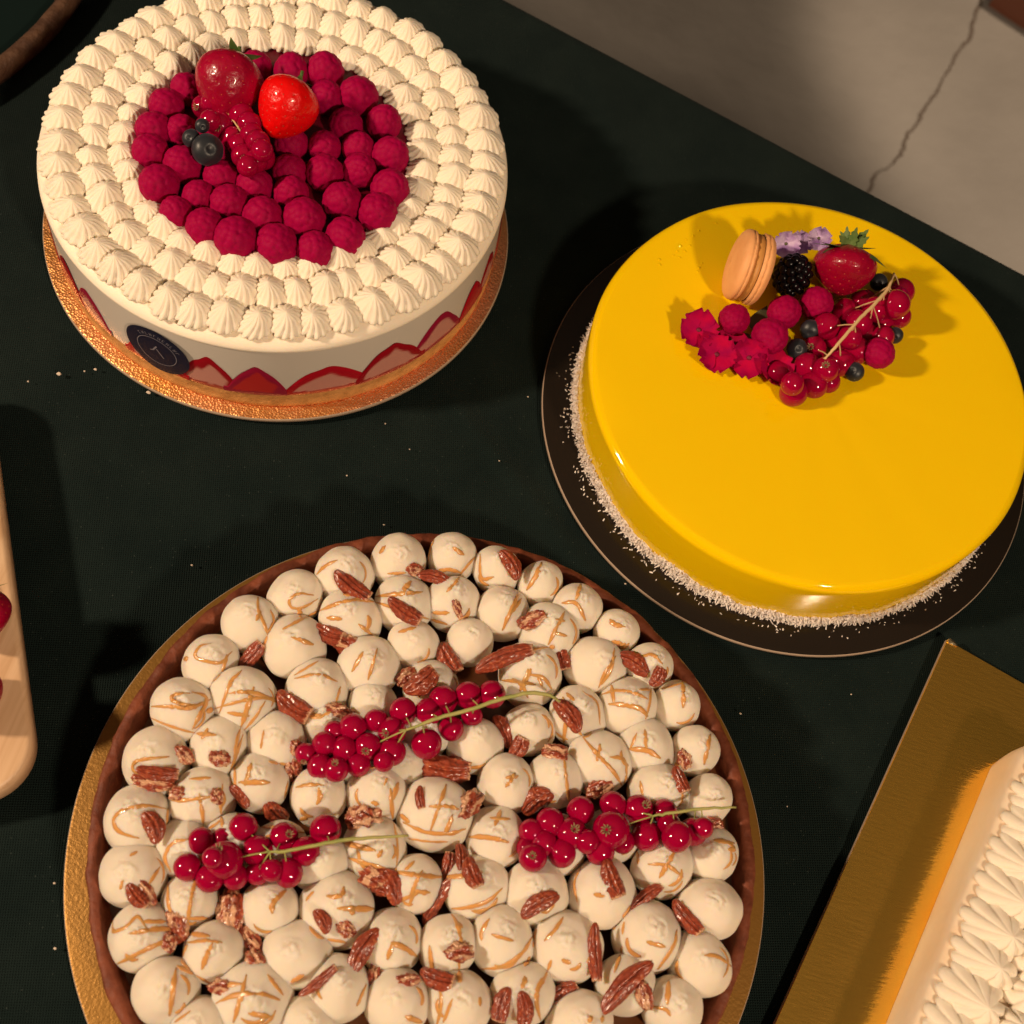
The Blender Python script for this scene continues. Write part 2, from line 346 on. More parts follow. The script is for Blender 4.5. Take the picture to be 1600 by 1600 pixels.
# ---------------------------------------------------------------- generators
def star_dollop(flutes=13, R=1.0, Hh=1.15, twist=.25, amp=.13, seed=0, lean=(0, 0), segs=4, rows=15, sharp=1.0, elong=1.0, cre=.75):
    """cream piped through a star nozzle: ridges that run up to one point"""
    rs = random.Random(seed); n = flutes*segs; V, F = [], []
    prof = []
    for j in range(rows):
        t = j/(rows-1); z = t
        r = max(0, 1-z**1.75)**.72*(.96+.10*math.sin(math.pi*min(1, z*2.2)))
        if z > .80: r = r*.55+.45*max(0, 1-z)**.9*1.35
        if t < .14: r *= .90+.10*t/.14
        prof.append((r, z))
    ph = [rs.uniform(-.25, .25) for _ in range(flutes)]; am = [rs.uniform(.7, 1.35) for _ in range(flutes)]
    for j, (r, z) in enumerate(prof):
        for i in range(n):
            f = i//segs; q = (i % segs)/segs
            a = 2*math.pi*(i/n)+twist*z*1.3+ph[f]*.12
            rid = abs(math.sin(math.pi*q))**cre
            dr = amp*am[f]*(rid-.62)*(1-.35*z)*sharp*(.6+.4*min(1, z*4))
            wob = .06*ns((math.cos(a)*1.3, math.sin(a)*1.3, z), 1.2, seed)
            rr = max(.004, r*(1+dr+wob))
            x = rr*math.cos(a)*R*elong+lean[0]*z**1.5*R; y = rr*math.sin(a)*R+lean[1]*z**1.5*R
            V.append((x, y, z*Hh*R))
    for j in range(rows-1):
        for i in range(n): F.append((j*n+i, j*n+(i+1) % n, (j+1)*n+(i+1) % n, (j+1)*n+i))
    F.append(tuple((rows-1)*n+i for i in range(n)))
    return V, F
def raspberry_mesh(seed, L=1.12, amp=.072):
    V, F = ico(5); rs = random.Random(seed); nd = 66; ga = math.pi*(3-5**.5)
    D = []
    for i in range(nd):
        z = 1-2*(i+.5)/nd; r = math.sqrt(1-z*z); a = ga*i+rs.uniform(-.08, .08); D.append((r*math.cos(a), r*math.sin(a), z))
    D = np.array(D); dots = V @ D.T; best = dots.max(1); ang = np.arccos(np.clip(best, -1, 1))
    bumpv = np.sqrt(np.clip(1-(ang/.26)**2, 0, 1))
    out = []
    for v, b in zip(V, bumpv):
        s = 1+amp*(b-.5)+.04*ns(v, 1.0, seed); z = v[2]
        tw = 1-.13*max(0, z)**1.5
        out.append((v[0]*s*tw, v[1]*s*tw, v[2]*s*L))
    return out, F
def ball_mesh(seed):
    V, F = ico(5); rs = random.Random(seed); out = []; o = seed*3.7
    tx, ty = rs.uniform(-.16, .16), rs.uniform(-.16, .16); sq = rs.uniform(.96, 1.10)
    for v in V:
        x, y, z = v
        s = 1+.085*ns(v, .9, o)+.022*ns(v, 2.6, o)
        # the torn little tail where the nozzle came off
        d = math.hypot(x-tx, y-ty) if z > 0 else 9
        if d < .46:
            k = (1-d/.46)**1.0; s += k*(.045+.11*abs(ns(v, 5, o))+.15*ns(v, 11, o)) - .025*math.sin(d*26+math.atan2(y-ty, x-tx))*k
        s += .016*math.sin(z*7.5+math.atan2(y, x)*(1+seed % 2)+seed)*(1-z*z) if seed % 3 == 0 else 0
        if z < -.35: s *= 1+.06*min(1, (-z-.35)*2)
        out.append((x*s, y*s, z*s*sq if z > 0 else z*s*1.02))
    return out, F
def pecan_col(p, o, end):
    n1 = ns(p, 3.2, o); n2 = ns(p, 9, o+3); c = np.array([.25, .042, .018])*(1+.55*n1+.5*n2)
    if n1*.8+n2*.6 > .42: c = np.array([.42, .12, .05])
    k = max(0, min(1, (end-.62+.35*n2)*6)); fl = np.array([.56, .31, .18])*(1+.35*n2)
    return np.clip(c*(1-k)+fl*k, .01, .9)
def pecan_half(seed):
    """ridged pecan half, x is the length (-1..1), z up, one end often snapped off"""
    nu, nv = 64, 72; V, F, C = [], [], []; o = seed*5.1; cut = (.62, .95, .78, .99, .70, .88)[seed % 6]
    for i in range(nu):
        t = -1+(1+cut)*i/(nu-1); e = math.sqrt(max(0, 1-abs(t)**2.1))**.95; e = max(e, .03); bend = .16*(1-t*t)*(1 if seed % 2 else -1)
        for j in range(nv):
            a = 2*math.pi*j/nv; c, s_ = math.cos(a), math.sin(a); up = s_ > 0; q = (t*2.2, c*1.1, s_*1.1)
            wr = noise.noise(Vector((t*3.2+o, c*2.2, o)))
            groove = (.34*math.exp(-(c/.13)**2)+.13*(.5+.5*math.cos(abs(c)*11+3.2*wr+t*1.2))+.10*abs(noise.noise(Vector((t*7, c*3.4, o))))) if up else .22*math.exp(-(c/.3)**2)
            rr = 1-groove*e**.3+.16*ns(q, 1.1, o)+.07*ns(q, 3.0, o)+.03*ns(q, 7, o)
            x = t+(.06*ns((c, s_, 0), 3, o) if i == nu-1 else 0)
            V.append((x, .40*e*c*rr+bend, .31*e*s_*rr*(1 if up else .55)))
            endf = (t-(cut-.28))/.28 if cut < .9 else 0
            C.append(pecan_col(q, o, max(endf*.9, .85 if (not up and s_ < -.4) else 0)))
    for i in range(nu-1):
        for j in range(nv): F.append((i*nv+j, (i+1)*nv+j, (i+1)*nv+(j+1) % nv, i*nv+(j+1) % nv))
    F.append(tuple(range(nv))); V.append((cut-.05, np.mean([v[1] for v in V[-nv:]]), 0)); C.append(np.array([.72, .46, .28])); last = len(V)-1
    for j in range(nv): F.append(((nu-1)*nv+(j+1) % nv, (nu-1)*nv+j, last))
    return V, F, C
def pecan_chunk(seed):
    V, F = ico(5); out, C = [], []; o = seed*9.3
    for v in V:
        s_ = 1+.34*ns(v, 1.4, o)+.24*ns(v, 3.4, o)+.10*ns(v, 8, o)+.05*ns(v, 17, o)
        g = .20*math.exp(-((v[1]-.3*ns(v, 1, o))/.12)**2) if v[2] > 0 else 0
        out.append((v[0]*s_, v[1]*s_*.62, v[2]*s_*.45-g*.6)); C.append(pecan_col(tuple(v), o, .62+.9*ns(v, 1.6, o+8)))
    return out, F, C
def strawberry_mesh(seed, lobes=0.0):
    """z from 0 (calyx) down the axis to 1 (tip)"""
    nu, nv = 48, 64; V, F = [], []; o = seed*4.4
    seeds = []
    ga = math.pi*(3-5**.5)
    for i in range(90): seeds.append((.06+.90*(i/90)**.9, (ga*i) % (2*math.pi)))
    S = np.array(seeds)
    for i in range(nu):
        t = i/(nu-1); r = (.55*max(0, math.sin(math.pi*min(1, t)**.62))**.72+.45*max(0, 1-(2*t-1)**2)**.5)*.52 if t < 1 else 0
        r = max(r, .012)*(1-.10*t)
        for j in range(nv):
            a = 2*math.pi*j/nv
            rr = r*(1+.06*ns((math.cos(a), math.sin(a), t*1.5), 1.3, o)+lobes*.18*abs(math.cos(a))**2*(1-t))
            dt = (S[:, 0]-t)*1.9; da = (S[:, 1]-a+math.pi) % (2*math.pi)-math.pi; dd = np.sqrt(dt**2*.3+(da*rr)**2)
            rr -= .018*math.exp(-(dd.min()/.026)**2)
            V.append((rr*math.cos(a), rr*math.sin(a), t+lobes*.10*(-abs(math.cos(a)))*(1-t)**2))
    for i in range(nu-1):
        for j in range(nv): F.append((i*nv+j, i*nv+(j+1) % nv, (i+1)*nv+(j+1) % nv, (i+1)*nv+j))
    F.append(tuple(range(nv))[::-1]); F.append(tuple((nu-1)*nv+j for j in range(nv)))
    return np.array(V), F, S
def leaf(L, W, curl, n=8, serr=0.0):
    V, F = [], []
    for i in range(n+1):
        t = i/n; wd = W*math.sin(math.pi*min(.999, t**.75))*(1+serr*(1 if i % 2 else -1)); z = curl*t*t
        V += [(L*t, -wd, z-.12*wd), (L*t, 0, z), (L*t, wd, z-.12*wd)]
    for i in range(n): F += [(3*i, 3*i+3, 3*i+4, 3*i+1), (3*i+1, 3*i+4, 3*i+5, 3*i+2)]
    return V, F
def frame(axis, hint=(0, 0, 1)):
    z = np.array(axis, float); z /= np.linalg.norm(z); h = np.array(hint, float)
    x = h-z*(h @ z)
    if np.linalg.norm(x) < 1e-4: x = np.array([1.0, 0, 0])-z*z[0]
    x /= np.linalg.norm(x); return np.stack([x, np.cross(z, x), z], 1)
def make_strawberry(A, B, width, m, label, seed=1, lobes=0.0, ncal=7, callen=.011, calyx=True):
    """A: calyx end, B: tip, world points"""
    A = np.array(A); B = np.array(B); L = np.linalg.norm(B-A); Fr = frame(B-A)
    t = thing('strawberry', tuple((A+B)/2-np.array([0, 0, width*.45])), label, 'strawberry')
    V, F, S = strawberry_mesh(seed, lobes); k = width/1.0
    W = np.array([A+Fr @ np.array([v[0]*k, v[1]*k, v[2]*L]) for v in V]); part('flesh', W, F, m, t)
    # seeds: one part
    sv, sf = ico(1); P = []
    for (tt, a) in S:
        i = min(47, int(round(tt*47))); j = int(round(a/(2*math.pi)*64)) % 64; p = W[i*64+j]; P.append((p+sv*np.array([.00045]*3), sf))
    part('seeds', *join(P), M['seed'], t)
    if calyx:
        P = []
        for q in range(ncal):
            a = 2*math.pi*q/ncal+random.uniform(-.25, .25); v, f = leaf(callen*random.uniform(.7, 1.2), callen*.24, callen*random.uniform(-.5, .25), 6)
            ca, sa = math.cos(a), math.sin(a)
            P.append(([A+Fr @ np.array([x*ca-y*sa, x*sa+y*ca, -.0012-z]) for x, y, z in v], f))
        P.append(tube([A+Fr @ np.array([0, 0, -.0005]), A+Fr @ np.array([.001, .001, -.006])], .0009, 7))
        part('calyx', *join(P), M['leaf'], t)
    return t

RASP = [mesh('raspberry', *raspberry_mesh(s), M['rasp']) for s in (1, 2, 3, 4)]
CUR = []
for s in (1, 2, 3):
    v, f = ico(4); CUR.append(mesh('berry', [x*(1+.02*ns(x, 1, s)) for x in v], f, M['currant']))
def tuft_mesh():
    P = []
    for q in range(9):
        a = 2*math.pi*q/9; c, s = math.cos(a), math.sin(a)
        P.append(tube([(c*.12, s*.12, .97), (c*.24, s*.24, 1.10), (c*.30+random.uniform(-.08, .08), s*.30, 1.22)], [.05, .045, .02], 5))
    return join(P)
TUFT = mesh('calyx', *tuft_mesh(), M['calyx'])
bv, bf = ico(4)
def blueb(v):
    z = v[2]; r = math.hypot(v[0], v[1]); s = 1+.02*ns(v, 2, 3)
    k = math.exp(-((r-.34)/.07)**2)*.07*(.6+.4*math.cos(5*math.atan2(v[1], v[0]))) if z > 0 else 0
    d = .16*math.exp(-(r/.28)**2) if z > 0 else 0
    return (v[0]*s, v[1]*s, (z*.86+k-d)*s)
BLUE = mesh('blueberry', [blueb(v) for v in bv], bf, M['blue'])
def rot_axis(o, axis, spin=0.0):
    q = Vector(tuple(axis)).to_track_quat('Z', 'Y'); o.rotation_euler = (q.to_matrix() @ Matrix.Rotation(spin, 3, 'Z')).to_euler()
def place(px, py, r, z0, placed, k=.86, zmax=.03):
    z = z0
    while True:
        P = at(px, py, z)
        if z > z0+zmax or all(np.linalg.norm(P-q) > k*(r+s) for q, s in placed): break
        z += .0007
    placed.append((P, r)); return P
ORD = ['first', 'second', 'third', 'fourth', 'fifth', 'sixth', 'seventh', 'eighth', 'ninth', 'tenth', 'eleventh', 'twelfth', 'thirteenth', 'fourteenth', 'fifteenth', 'sixteenth', 'seventeenth', 'eighteenth', 'nineteenth', 'twentieth']
def raspberry(P, r, label, axis=(0, 0, 1), group='raspberries heaped inside the ring of piped cream', sc=None):
    o = link('raspberry', random.choice(RASP), None, P); s = r; o.scale = (s, s, s) if sc is None else tuple(s*q for q in sc)
    a = np.array(axis, float)+rng.normal(0, .18, 3); rot_axis(o, a, random.uniform(0, 6)); return tag(o, label, 'raspberry', group)
def blueberry(P, r, label, axis, group): 
    o = link('blueberry', BLUE, None, P); o.scale = (r, r, r); rot_axis(o, axis, random.uniform(0, 6)); return tag(o, label, 'blueberry', group)
def bunch(items, stem_px, z0, label, group, stem_h, stemmat, placed, tufts, ppm_r=None, stemr=.0006, k=.80):
    base = np.mean([at(x, y, z0) for x, y, r in items], axis=0)
    t = thing('redcurrant_bunch', tuple(base), label, 'redcurrants', group); Ps = []
    for i, (x, y, rp) in enumerate(items):
        d = depth(at(x, y, z0)); r = rp*d/FPX*1.10
        hz = z0(x, y) if callable(z0) else z0
        P = place(x, y, r, hz+r*.75, placed, k, .016)
        b = link('berry', CUR[i % 3], t, P-wloc(t)); b.scale = (r, r, r*.97); rot_axis(b, rng.normal(0, 1, 3), 0); Ps.append((P, r))
        if i in tufts:
            ax = (CAM-P)/np.linalg.norm(CAM-P)+rng.normal(0, .35, 3); ax /= np.linalg.norm(ax); rot_axis(b, ax, random.random()*6)
            link('calyx', TUFT, b)
    Q = smooth_path([at(x, y, z) for (x, y), z in zip(stem_px, stem_h)], 6)
    Q = [q+rng.normal(0, .00012, 3) for q in Q]
    P = [tube(Q, list(np.interp(np.linspace(0, 1, len(Q)), [0, .12, .7, 1], [stemr*.6, stemr, stemr*1.15, stemr*.7])), 7)]
    for p, r in Ps:   # little stalks from the stem to each berry near it
        ds = [np.linalg.norm(q-p) for q in Q]; j = int(np.argmin(ds))
        if ds[j] < r*3.2:
            e = p+(Q[j]-p)/ds[j]*r*.9; mid = (Q[j]+e)/2+np.array([0, 0, .0006]); P.append(tube(smooth_path([Q[j], mid, e], 3), stemr*.45, 5))
    part('stem', *join(P), stemmat, t)
    return t

# ---------------------------------------------------------------- cream cake with raspberries
WC = np.array([-.28, .73, 0])*CH; WR = .1315; WH = .0606
disc_board('rose_gold_cake_board', None, WC, .2109*CH, .0, .0034, M['rosefoil'], M['boardedge'], 'round rose gold foil board under the cream and raspberry cake')
cake = thing('raspberry_cream_cake', (WC[0], WC[1], .0034), 'tall round cake with three rings of piped cream around a raspberry filling', 'cake')
V, F = revolve([(WR, .0182), (WR, .030), (WR, .045), (WR, WH-.0006)], 200, WC); part('side_cream', V, F, M['side_cream'], cake)
V, F = revolve([(.001, .0036), (WR-.0012, .0036), (WR-.0002, .0044), (WR+.0001, .008), (WR-.0004, .010), (WR+.0002, .013), (WR, .0181)], 200, WC, jit=lambda a, j: (.0003*noise.noise(Vector((math.cos(a)*25, math.sin(a)*25, j))), .0004*noise.noise(Vector((math.cos(a)*30, math.sin(a)*30, 9))) if j == 6 else 0))
part('sponge', V, F, M['sponge'], cake)
prof = [(WR, WH-.0005), (WR+.0004, WH), (WR+.0002, WH+.0014), (WR-.0010, WH+.0036), (WR-.0032, WH+.0052), (WR-.0062, WH+.0060), (.09, WH+.0062), (.02, WH+.0055), (.0004, WH+.0055)]
V, F = revolve(prof, 200, WC, jit=lambda a, j: ((.0005*noise.noise(Vector((math.cos(a)*7, math.sin(a)*7, j*.3))), .0006*noise.noise(Vector((math.cos(a)*9, math.sin(a)*9, j*.4)))) if 2 < j < 7 else (0, 0)))
part('cream_top', V, F, M['cream'], cake)
DOL = [mesh('cream_dollop', *star_dollop(14, 1, random.uniform(1.0, 1.2), random.uniform(.1, .5), random.uniform(.15, .21), s, (random.uniform(-.16, .16), random.uniform(-.16, .16))), M['cream']) for s in range(10)]
spots = []
for r, n, R0, ph in ((.1182, 47, .0104, .02), (.1003, 44, .0096, .05), (.0832, 37, .0093, .0)):
    for i in range(n):
        a = 2*math.pi*(i+ph+random.uniform(-.09, .09))/n; rr = r+random.uniform(-.0009, .0009)
        spots.append((WC[0]+rr*math.cos(a), WC[1]+rr*math.sin(a), R0*random.uniform(.90, 1.09), a))
spots.sort(key=lambda s: s[1])
rest = []
for i, (x, y, R0, a) in enumerate(spots):
    me = DOL[random.randrange(10)]
    zz = WH+.0056; ang = a+random.uniform(-.5, .5); hs = random.uniform(.95, 1.2)
    if i < 100:
        o = link('cream_dollop', me, cake, (x-cake.location.x, y-cake.location.y, zz-cake.location.z)); o.scale = (R0*1.12, R0*1.0, R0*hs); o.rotation_euler = (0, 0, ang)
        # outer ones tip outwards a little
    else:
        vs = np.array([v.co[:] for v in me.vertices])*[R0*1.12, R0, R0*hs]; ca, sa = math.cos(ang), math.sin(ang)
        vs = np.stack([vs[:, 0]*ca-vs[:, 1]*sa+x, vs[:, 0]*sa+vs[:, 1]*ca+y, vs[:, 2]+zz], 1); rest.append((vs, [tuple(p.vertices) for p in me.polygons]))
o = part('cream_dollops', *join(rest), M['cream'], cake); o['kind'] = 'stuff'

def cyl_hit(px, py, r=WR):
    d = ray(px, py); ox, oy = CAM[0]-WC[0], CAM[1]-WC[1]
    A = d[0]**2+d[1]**2; B = 2*(ox*d[0]+oy*d[1]); C = ox*ox+oy*oy-r*r; D = B*B-4*A*C
    if D < 0: return None
    t = (-B-math.sqrt(D))/(2*A); p = CAM+d*t
    return math.atan2(p[1]-WC[1], p[0]-WC[0]), p[2]
# strawberry slices set against the side, peaks read off the photograph
peaks = [(78, 372), (104, 415), (136, 452), (233, 512), (318, 549), (395, 566), (512, 559), (616, 533), (692, 484), (744, 428), (768, 385)]
def slice_mesh(th, zt, zb, wd, seed):
    """heart-cut strawberry pressed on the side: red rim, pale core"""
    n, m_ = 44, 16; V, F, C = [], [], []; h = zt-zb
    for i in range(n+1):
        s = -1+2*i/n
        top = zb+h*max(0., 1-abs(s+.08*math.sin(seed))**1.7)**.9
        top += .0030*noise.noise(Vector((s*2.6, seed*3.1, 0)))*(1-abs(s)); top = max(top, zb+.0038)
        for j in range(m_+1):
            q = j/m_; z = zb-.0014+(top-zb+.0014)*q; a = th+s*wd
            bul = .00045*min(1, 6*min(q+.05, 1-q+.02))
            V.append((WC[0]+(WR+bul+.00015+.0003*(seed % 2))*math.cos(a), WC[1]+(WR+bul+.00015+.0003*(seed % 2))*math.sin(a), z))
            dr = min(top-z, (1-abs(s))*wd*WR*1.3)     # distance to the cut rim
            core = max(0, min(1, 9*(z-zb-.0022)/.002)) * max(0, min(1, (dr-.0064-.0045*ns((s*1.4, q, seed), 2.2, 0))/.0018))
            red = np.array([.40, .004, .014])*(1-.3*math.sin(seed*2.1)); 
            if seed % 3 == 2: red = np.array([.28, .006, .035])
            pale = np.array([.56, .25, .20]) if seed % 4 != 1 else np.array([.44, .02, .02])
            C.append(red*(1-core)+pale*core)
    k = m_+1
    for i in range(n):
        for j in range(m_): F.append((i*k+j, (i+1)*k+j, (i+1)*k+j+1, i*k+j+1))
    return V, F, C
ths = []
for s, p in enumerate(peaks):
    h = cyl_hit(*p)
    if h: ths.append((h[0], min(.040, max(.028, h[1])), s))
a0 = max(t[0] for t in ths); a1 = min(t[0] for t in ths); k = 20
rem = 2*math.pi-(a0-a1); nn = int(rem/.34)
for i in range(1, nn): ths.append((a0+rem*i/nn, random.uniform(.030, .038), k+i))
ths.sort()
for i, (a, zt_, s) in enumerate(ths):
    gap = min((ths[(i+1) % len(ths)][0]-a) % (2*math.pi), (a-ths[i-1][0]) % (2*math.pi))
    V, F, C = slice_mesh(a, zt_+.0045+.002*math.sin(s*1.9), .0185, max(.10, gap*.66), s); part('strawberry_slice', V, F, M['slice'], cake, cols=C)
# round sticker on the side
sa, sz = cyl_hit(247, 545); SR = .0195
def side_pt(u, v, off): 
    a = sa+u/(WR+off); return (WC[0]+(WR+off)*math.cos(a), WC[1]+(WR+off)*math.sin(a), sz+v)
st = thing('round_sticker', side_pt(0, 0, .0010), 'round navy blue sticker with a thin ring and pale emblem on the cream cake', 'sticker')
def side_ring(r0, r1, off, n=72, a0=0, a1=2*math.pi, rows=2):
    V, F = [], []
    for i in range(n+1):
        a = a0+(a1-a0)*i/n
        for j in range(rows+1):
            r = r0+(r1-r0)*j/rows; V.append(side_pt(r*math.cos(a), r*math.sin(a), off))
    for i in range(n):
        for j in range(rows): F.append((i*(rows+1)+j, (i+1)*(rows+1)+j, (i+1)*(rows+1)+j+1, i*(rows+1)+j+1))
    return V, F
sz = max(sz, SR+.0050)
part('label_disc', *join([side_ring(.0001, SR, .0015, rows=8), side_ring(SR, SR+.0001, .0012)]), M['navy'], st)
part('ring', *side_ring(.0118, .0122, .0017), M['silver'], st)
def side_stroke(u0, v0, u1, v1, wd, off=.0017):
    n = 5; V = []; d = math.hypot(u1-u0, v1-v0); nx, ny = -(v1-v0)/d*wd, (u1-u0)/d*wd
    for i in range(n+1):
        t = i/n; u, v = u0+(u1-u0)*t, v0+(v1-v0)*t; V += [side_pt(u-nx, v-ny, off), side_pt(u+nx, v+ny, off)]
    return V, [(2*i, 2*i+2, 2*i+3, 2*i+1) for i in range(n)]
part('emblem', *join([side_stroke(.0006, .0048, -.0022, -.0002, .00045), side_stroke(-.0022, -.0002, -.0040, -.0012, .0003), side_stroke(.0002, .0022, .0040, -.0046, .0003)]), M['silver'], st)
P = []
for i in range(11):   # a worn arc of tiny capitals, too small to read
    a = R_(128-i*10.2); r = .0148; cu, cv = r*math.cos(a), r*math.sin(a); tx, ty = math.sin(a), -math.cos(a); rx, ry = math.cos(a), math.sin(a); h = .0011; wq = .00055
    P.append(side_stroke(cu-rx*h-tx*wq, cv-ry*h-ty*wq, cu+rx*h-tx*wq, cv+ry*h-ty*wq, .00016))
    if i % 3 != 1: P.append(side_stroke(cu-rx*h-tx*wq, cv-ry*h-ty*wq, cu-rx*h+tx*wq, cv-ry*h+ty*wq, .00014))
    if i % 3 != 2: P.append(side_stroke(cu+rx*h*(.9-.9*(i % 2))-tx*wq, cv+ry*h*(.9-.9*(i % 2))-ty*wq, cu+rx*h*(.9-.9*(i % 2))+tx*wq, cv+ry*h*(.9-.9*(i % 2))+ty*wq, .00014))
    if i % 2: P.append(side_stroke(cu-rx*h+tx*wq, cv-ry*h+ty*wq, cu+rx*h+tx*wq, cv+ry*h+ty*wq, .00016))
part('lettering', *join(P), M['silver'], st)

rows = [[(292, 140, 24), (455, 112, 26), (508, 112, 28), (400, 105, 24)], [(260, 165, 25), (510, 152, 25), (560, 150, 29)],
        [(240, 202, 26), (285, 205, 24), (330, 205, 24), (540, 195, 25), (600, 192, 26)],
        [(235, 238, 26), (285, 258, 27), (340, 243, 24), (395, 240, 25), (455, 225, 25), (507, 230, 24), (560, 232, 24), (610, 243, 27)],
        [(248, 288, 28), (345, 277, 25), (398, 290, 26), (452, 268, 25), (507, 270, 27), (562, 267, 25), (610, 295, 28)],
        [(310, 307, 23), (358, 318, 27), (410, 338, 28), (455, 302, 25), (475, 342, 30), (535, 315, 28), (590, 332, 28)],
        [(275, 332, 23), (320, 355, 27), (368, 372, 30), (540, 370, 28)], [(432, 382, 29), (492, 390, 26)]]
placedW = []
for ri, row in enumerate(rows):
    row = sorted(row)
    for i, (x, y, rp) in enumerate(row):
        r = rp*.76/FPX*1.04; P = at(x, y, WH+.0055+r*.78); placedW.append((P, r))
        out = np.array([P[0]-WC[0], P[1]-WC[1], 0])/.08
        raspberry(P, r, 'raspberry, %s from the left in the %s row from the back of the filling' % (ORD[i], ORD[ri]), (out[0]*.4, out[1]*.4-.25, 1))
# filler floor between berries: one dark red disc
V, F = revolve([(.0005, WH+.0064), (.04, WH+.0064), (.079, WH+.0064), (.0805, WH+.0055)], 72, WC); part('berry_gap_disc', V, F, mat('berry_gap_disc', (.12, .001, .012), .4), cake)

zt = WH+.0055
make_strawberry(at(372, 90, zt+.030), at(338, 184, zt+.018), .0385, M['straw'], 'dark red strawberry lying at the back of the raspberry filling, green leaves against the cream', 3, .3, 6, .013)
make_strawberry(at(468, 128, zt+.034), at(424, 214, zt+.020), .034, M['strawb'], 'bright red strawberry beside the dark one, tip pointing down over the raspberries', 5, .2, 3, .007)
pl = [(at(360, 130, zt+.020), .014), (at(447, 165, zt+.022), .014)]+[(p, r*.8) for p, r in placedW]
zW = lambda x, y: zt+.0105
z6 = lambda X, Y: (260+X/6.154, 60+Y/6.154)
cur = [(*z6(360, 660), 17), (*z6(430, 620), 15), (*z6(560, 640), 17), (*z6(640, 640), 15), (*z6(720, 740), 18), (*z6(520, 830), 19), (*z6(420, 790), 15), (*z6(800, 820), 17), (*z6(640, 960), 17), (*z6(700, 1030), 17), (*z6(820, 930), 17), (*z6(880, 1000), 17), (*z6(740, 1130), 17), (*z6(860, 1180), 17), (*z6(930, 1150), 17), (*z6(780, 1230), 15), (*z6(920, 1080), 16)]
def bunchW(): 
    return bunch(cur, [z6(480, 600), z6(620, 760), z6(720, 900), z6(790, 1050), z6(940, 1230)], zt+.011, 'small redcurrant bunch on the raspberries below the dark strawberry', 'redcurrant bunches', [zt+.020, zt+.022, zt+.023, zt+.022, zt+.016], M['stemdry'], list(pl), {0, 5, 8, 12, 14}, k=.62, stemr=.0004)
bunchW()
for (X, Y, rp, h, lab) in ((395, 1070, 24, .021, 'largest blueberry, dusty grey, lying on the raspberries below the redcurrants'), (240, 960, 14, .021, 'small dark blueberry at the left of the largest blueberry'), (345, 840, 11, .026, 'smallest blueberry, just above the large one on the raspberry filling')):
    P = at(*z6(X, Y), zt+h); blueberry(P, rp*.74/FPX, lab, (CAM-P)+rng.normal(0, .2, 3), 'blueberries on the raspberry cream cake')

# ---------------------------------------------------------------- yellow cake
YC = np.array([.2159, .6735, 0])*CH; YR = .1286; YT = .0500
disc_board('black_cake_board', None, YC, .2235*CH, 0, .0032, M['blackboard'], M['boardedge'], 'round glossy black board with a pale rim under the yellow cake')
yc = thing('yellow_glazed_cake', (YC[0], YC[1], .0032), 'round cake in shiny bright yellow mirror glaze with a coconut foot', 'cake')
pr = [(.001, .0034), (YR-.0008, .0034), (YR-.0004, .008), (YR-.0002, .02), (YR, .034), (YR, .0445)]
for i in range(1, 15):
    a = math.pi/2*i/14; pr.append((YR-.0050+.0050*math.cos(a), YT-.0050+.0050*math.sin(a)))
pr += [(YR-.02, YT+.0002), (.08, YT+.0004), (.04, YT+.0005), (.0006, YT+.0005)]
V, F = revolve(pr, 220, YC, jit=lambda a, j: ((.0006*noise.noise(Vector((math.cos(a)*2.5, math.sin(a)*2.5, j*.12))), .00015*noise.noise(Vector((math.cos(a)*4, math.sin(a)*4, j*.3)))) if j > 1 else (0, 0)))
F.append(tuple(i*len(pr)+len(pr)-1 for i in range(220))); part('glaze', V, F, M['yellow'], yc)
P = []; dv, df = ico(2)
for (x, y, q) in ((1063, 384, .9), (1058, 392, .7), (1070, 392, .8), (1078, 383, .6), (1062, 402, .7), (1030, 405, .9), (1031, 413, .8), (1092, 418, .9), (1097, 411, .6), (1090, 424, .6), (1119, 348, .5), (1092, 360, .6), (1083, 368, .6), (1072, 374, .5), (1052, 398, .5)):
    P.append((at(x, y, YT+.0004)+dv*np.array([.0009, .0009, .00035])*q, df))
part('glint_bumps', *join(P), M['yellow'], yc)  # bumps added to imitate the broken reflected glints beside the macaron
P = []; sv = np.array([(0, -.5, 0), (0, .5, 0), (1, -.35, .3), (1, .35, .3), (.5, 0, .8)]); sf = [(0, 2, 3, 1), (0, 4, 2), (1, 3, 4), (2, 4, 3), (0, 1, 4)]
def shreds(n, gen):
    P = []
    for _ in range(n):
        p, L = gen(); A = rng.normal(0, 1, 3); A /= np.linalg.norm(A); B = np.cross(A, rng.normal(0, 1, 3)); B /= np.linalg.norm(B); C = np.cross(A, B)
        v = sv[:, :1]*A*L+sv[:, 1:2]*B*.0008+sv[:, 2:3]*C*.0007+p; P.append((v, sf))
    return P
def g1():
    a = random.uniform(-math.pi, math.pi); h = random.random()**.8; z = .0038+.0100*h; r = YR-.0008+.0029*(1-h)**.6*random.random()+.0004
    lump = .8+.5*noise.noise(Vector((math.cos(a)*9, math.sin(a)*9, 0))); z = .0038+(z-.0038)*max(.45, lump)
    return np.array([YC[0]+r*math.cos(a), YC[1]+r*math.sin(a), z]), random.uniform(.0012, .0030)
o = part('coconut_coating', *join(shreds(17000, g1)), M['coconut'], yc, smooth=False); o['kind'] = 'stuff'
def g2():
    a = random.uniform(-math.pi*1.02, -.1); r = YR+.0045+abs(random.gauss(0, .0024)); r = min(r, .2235*CH-.002)
    return np.array([YC[0]+r*math.cos(a), YC[1]+r*math.sin(a), .0037]), random.uniform(.0006, .0020)
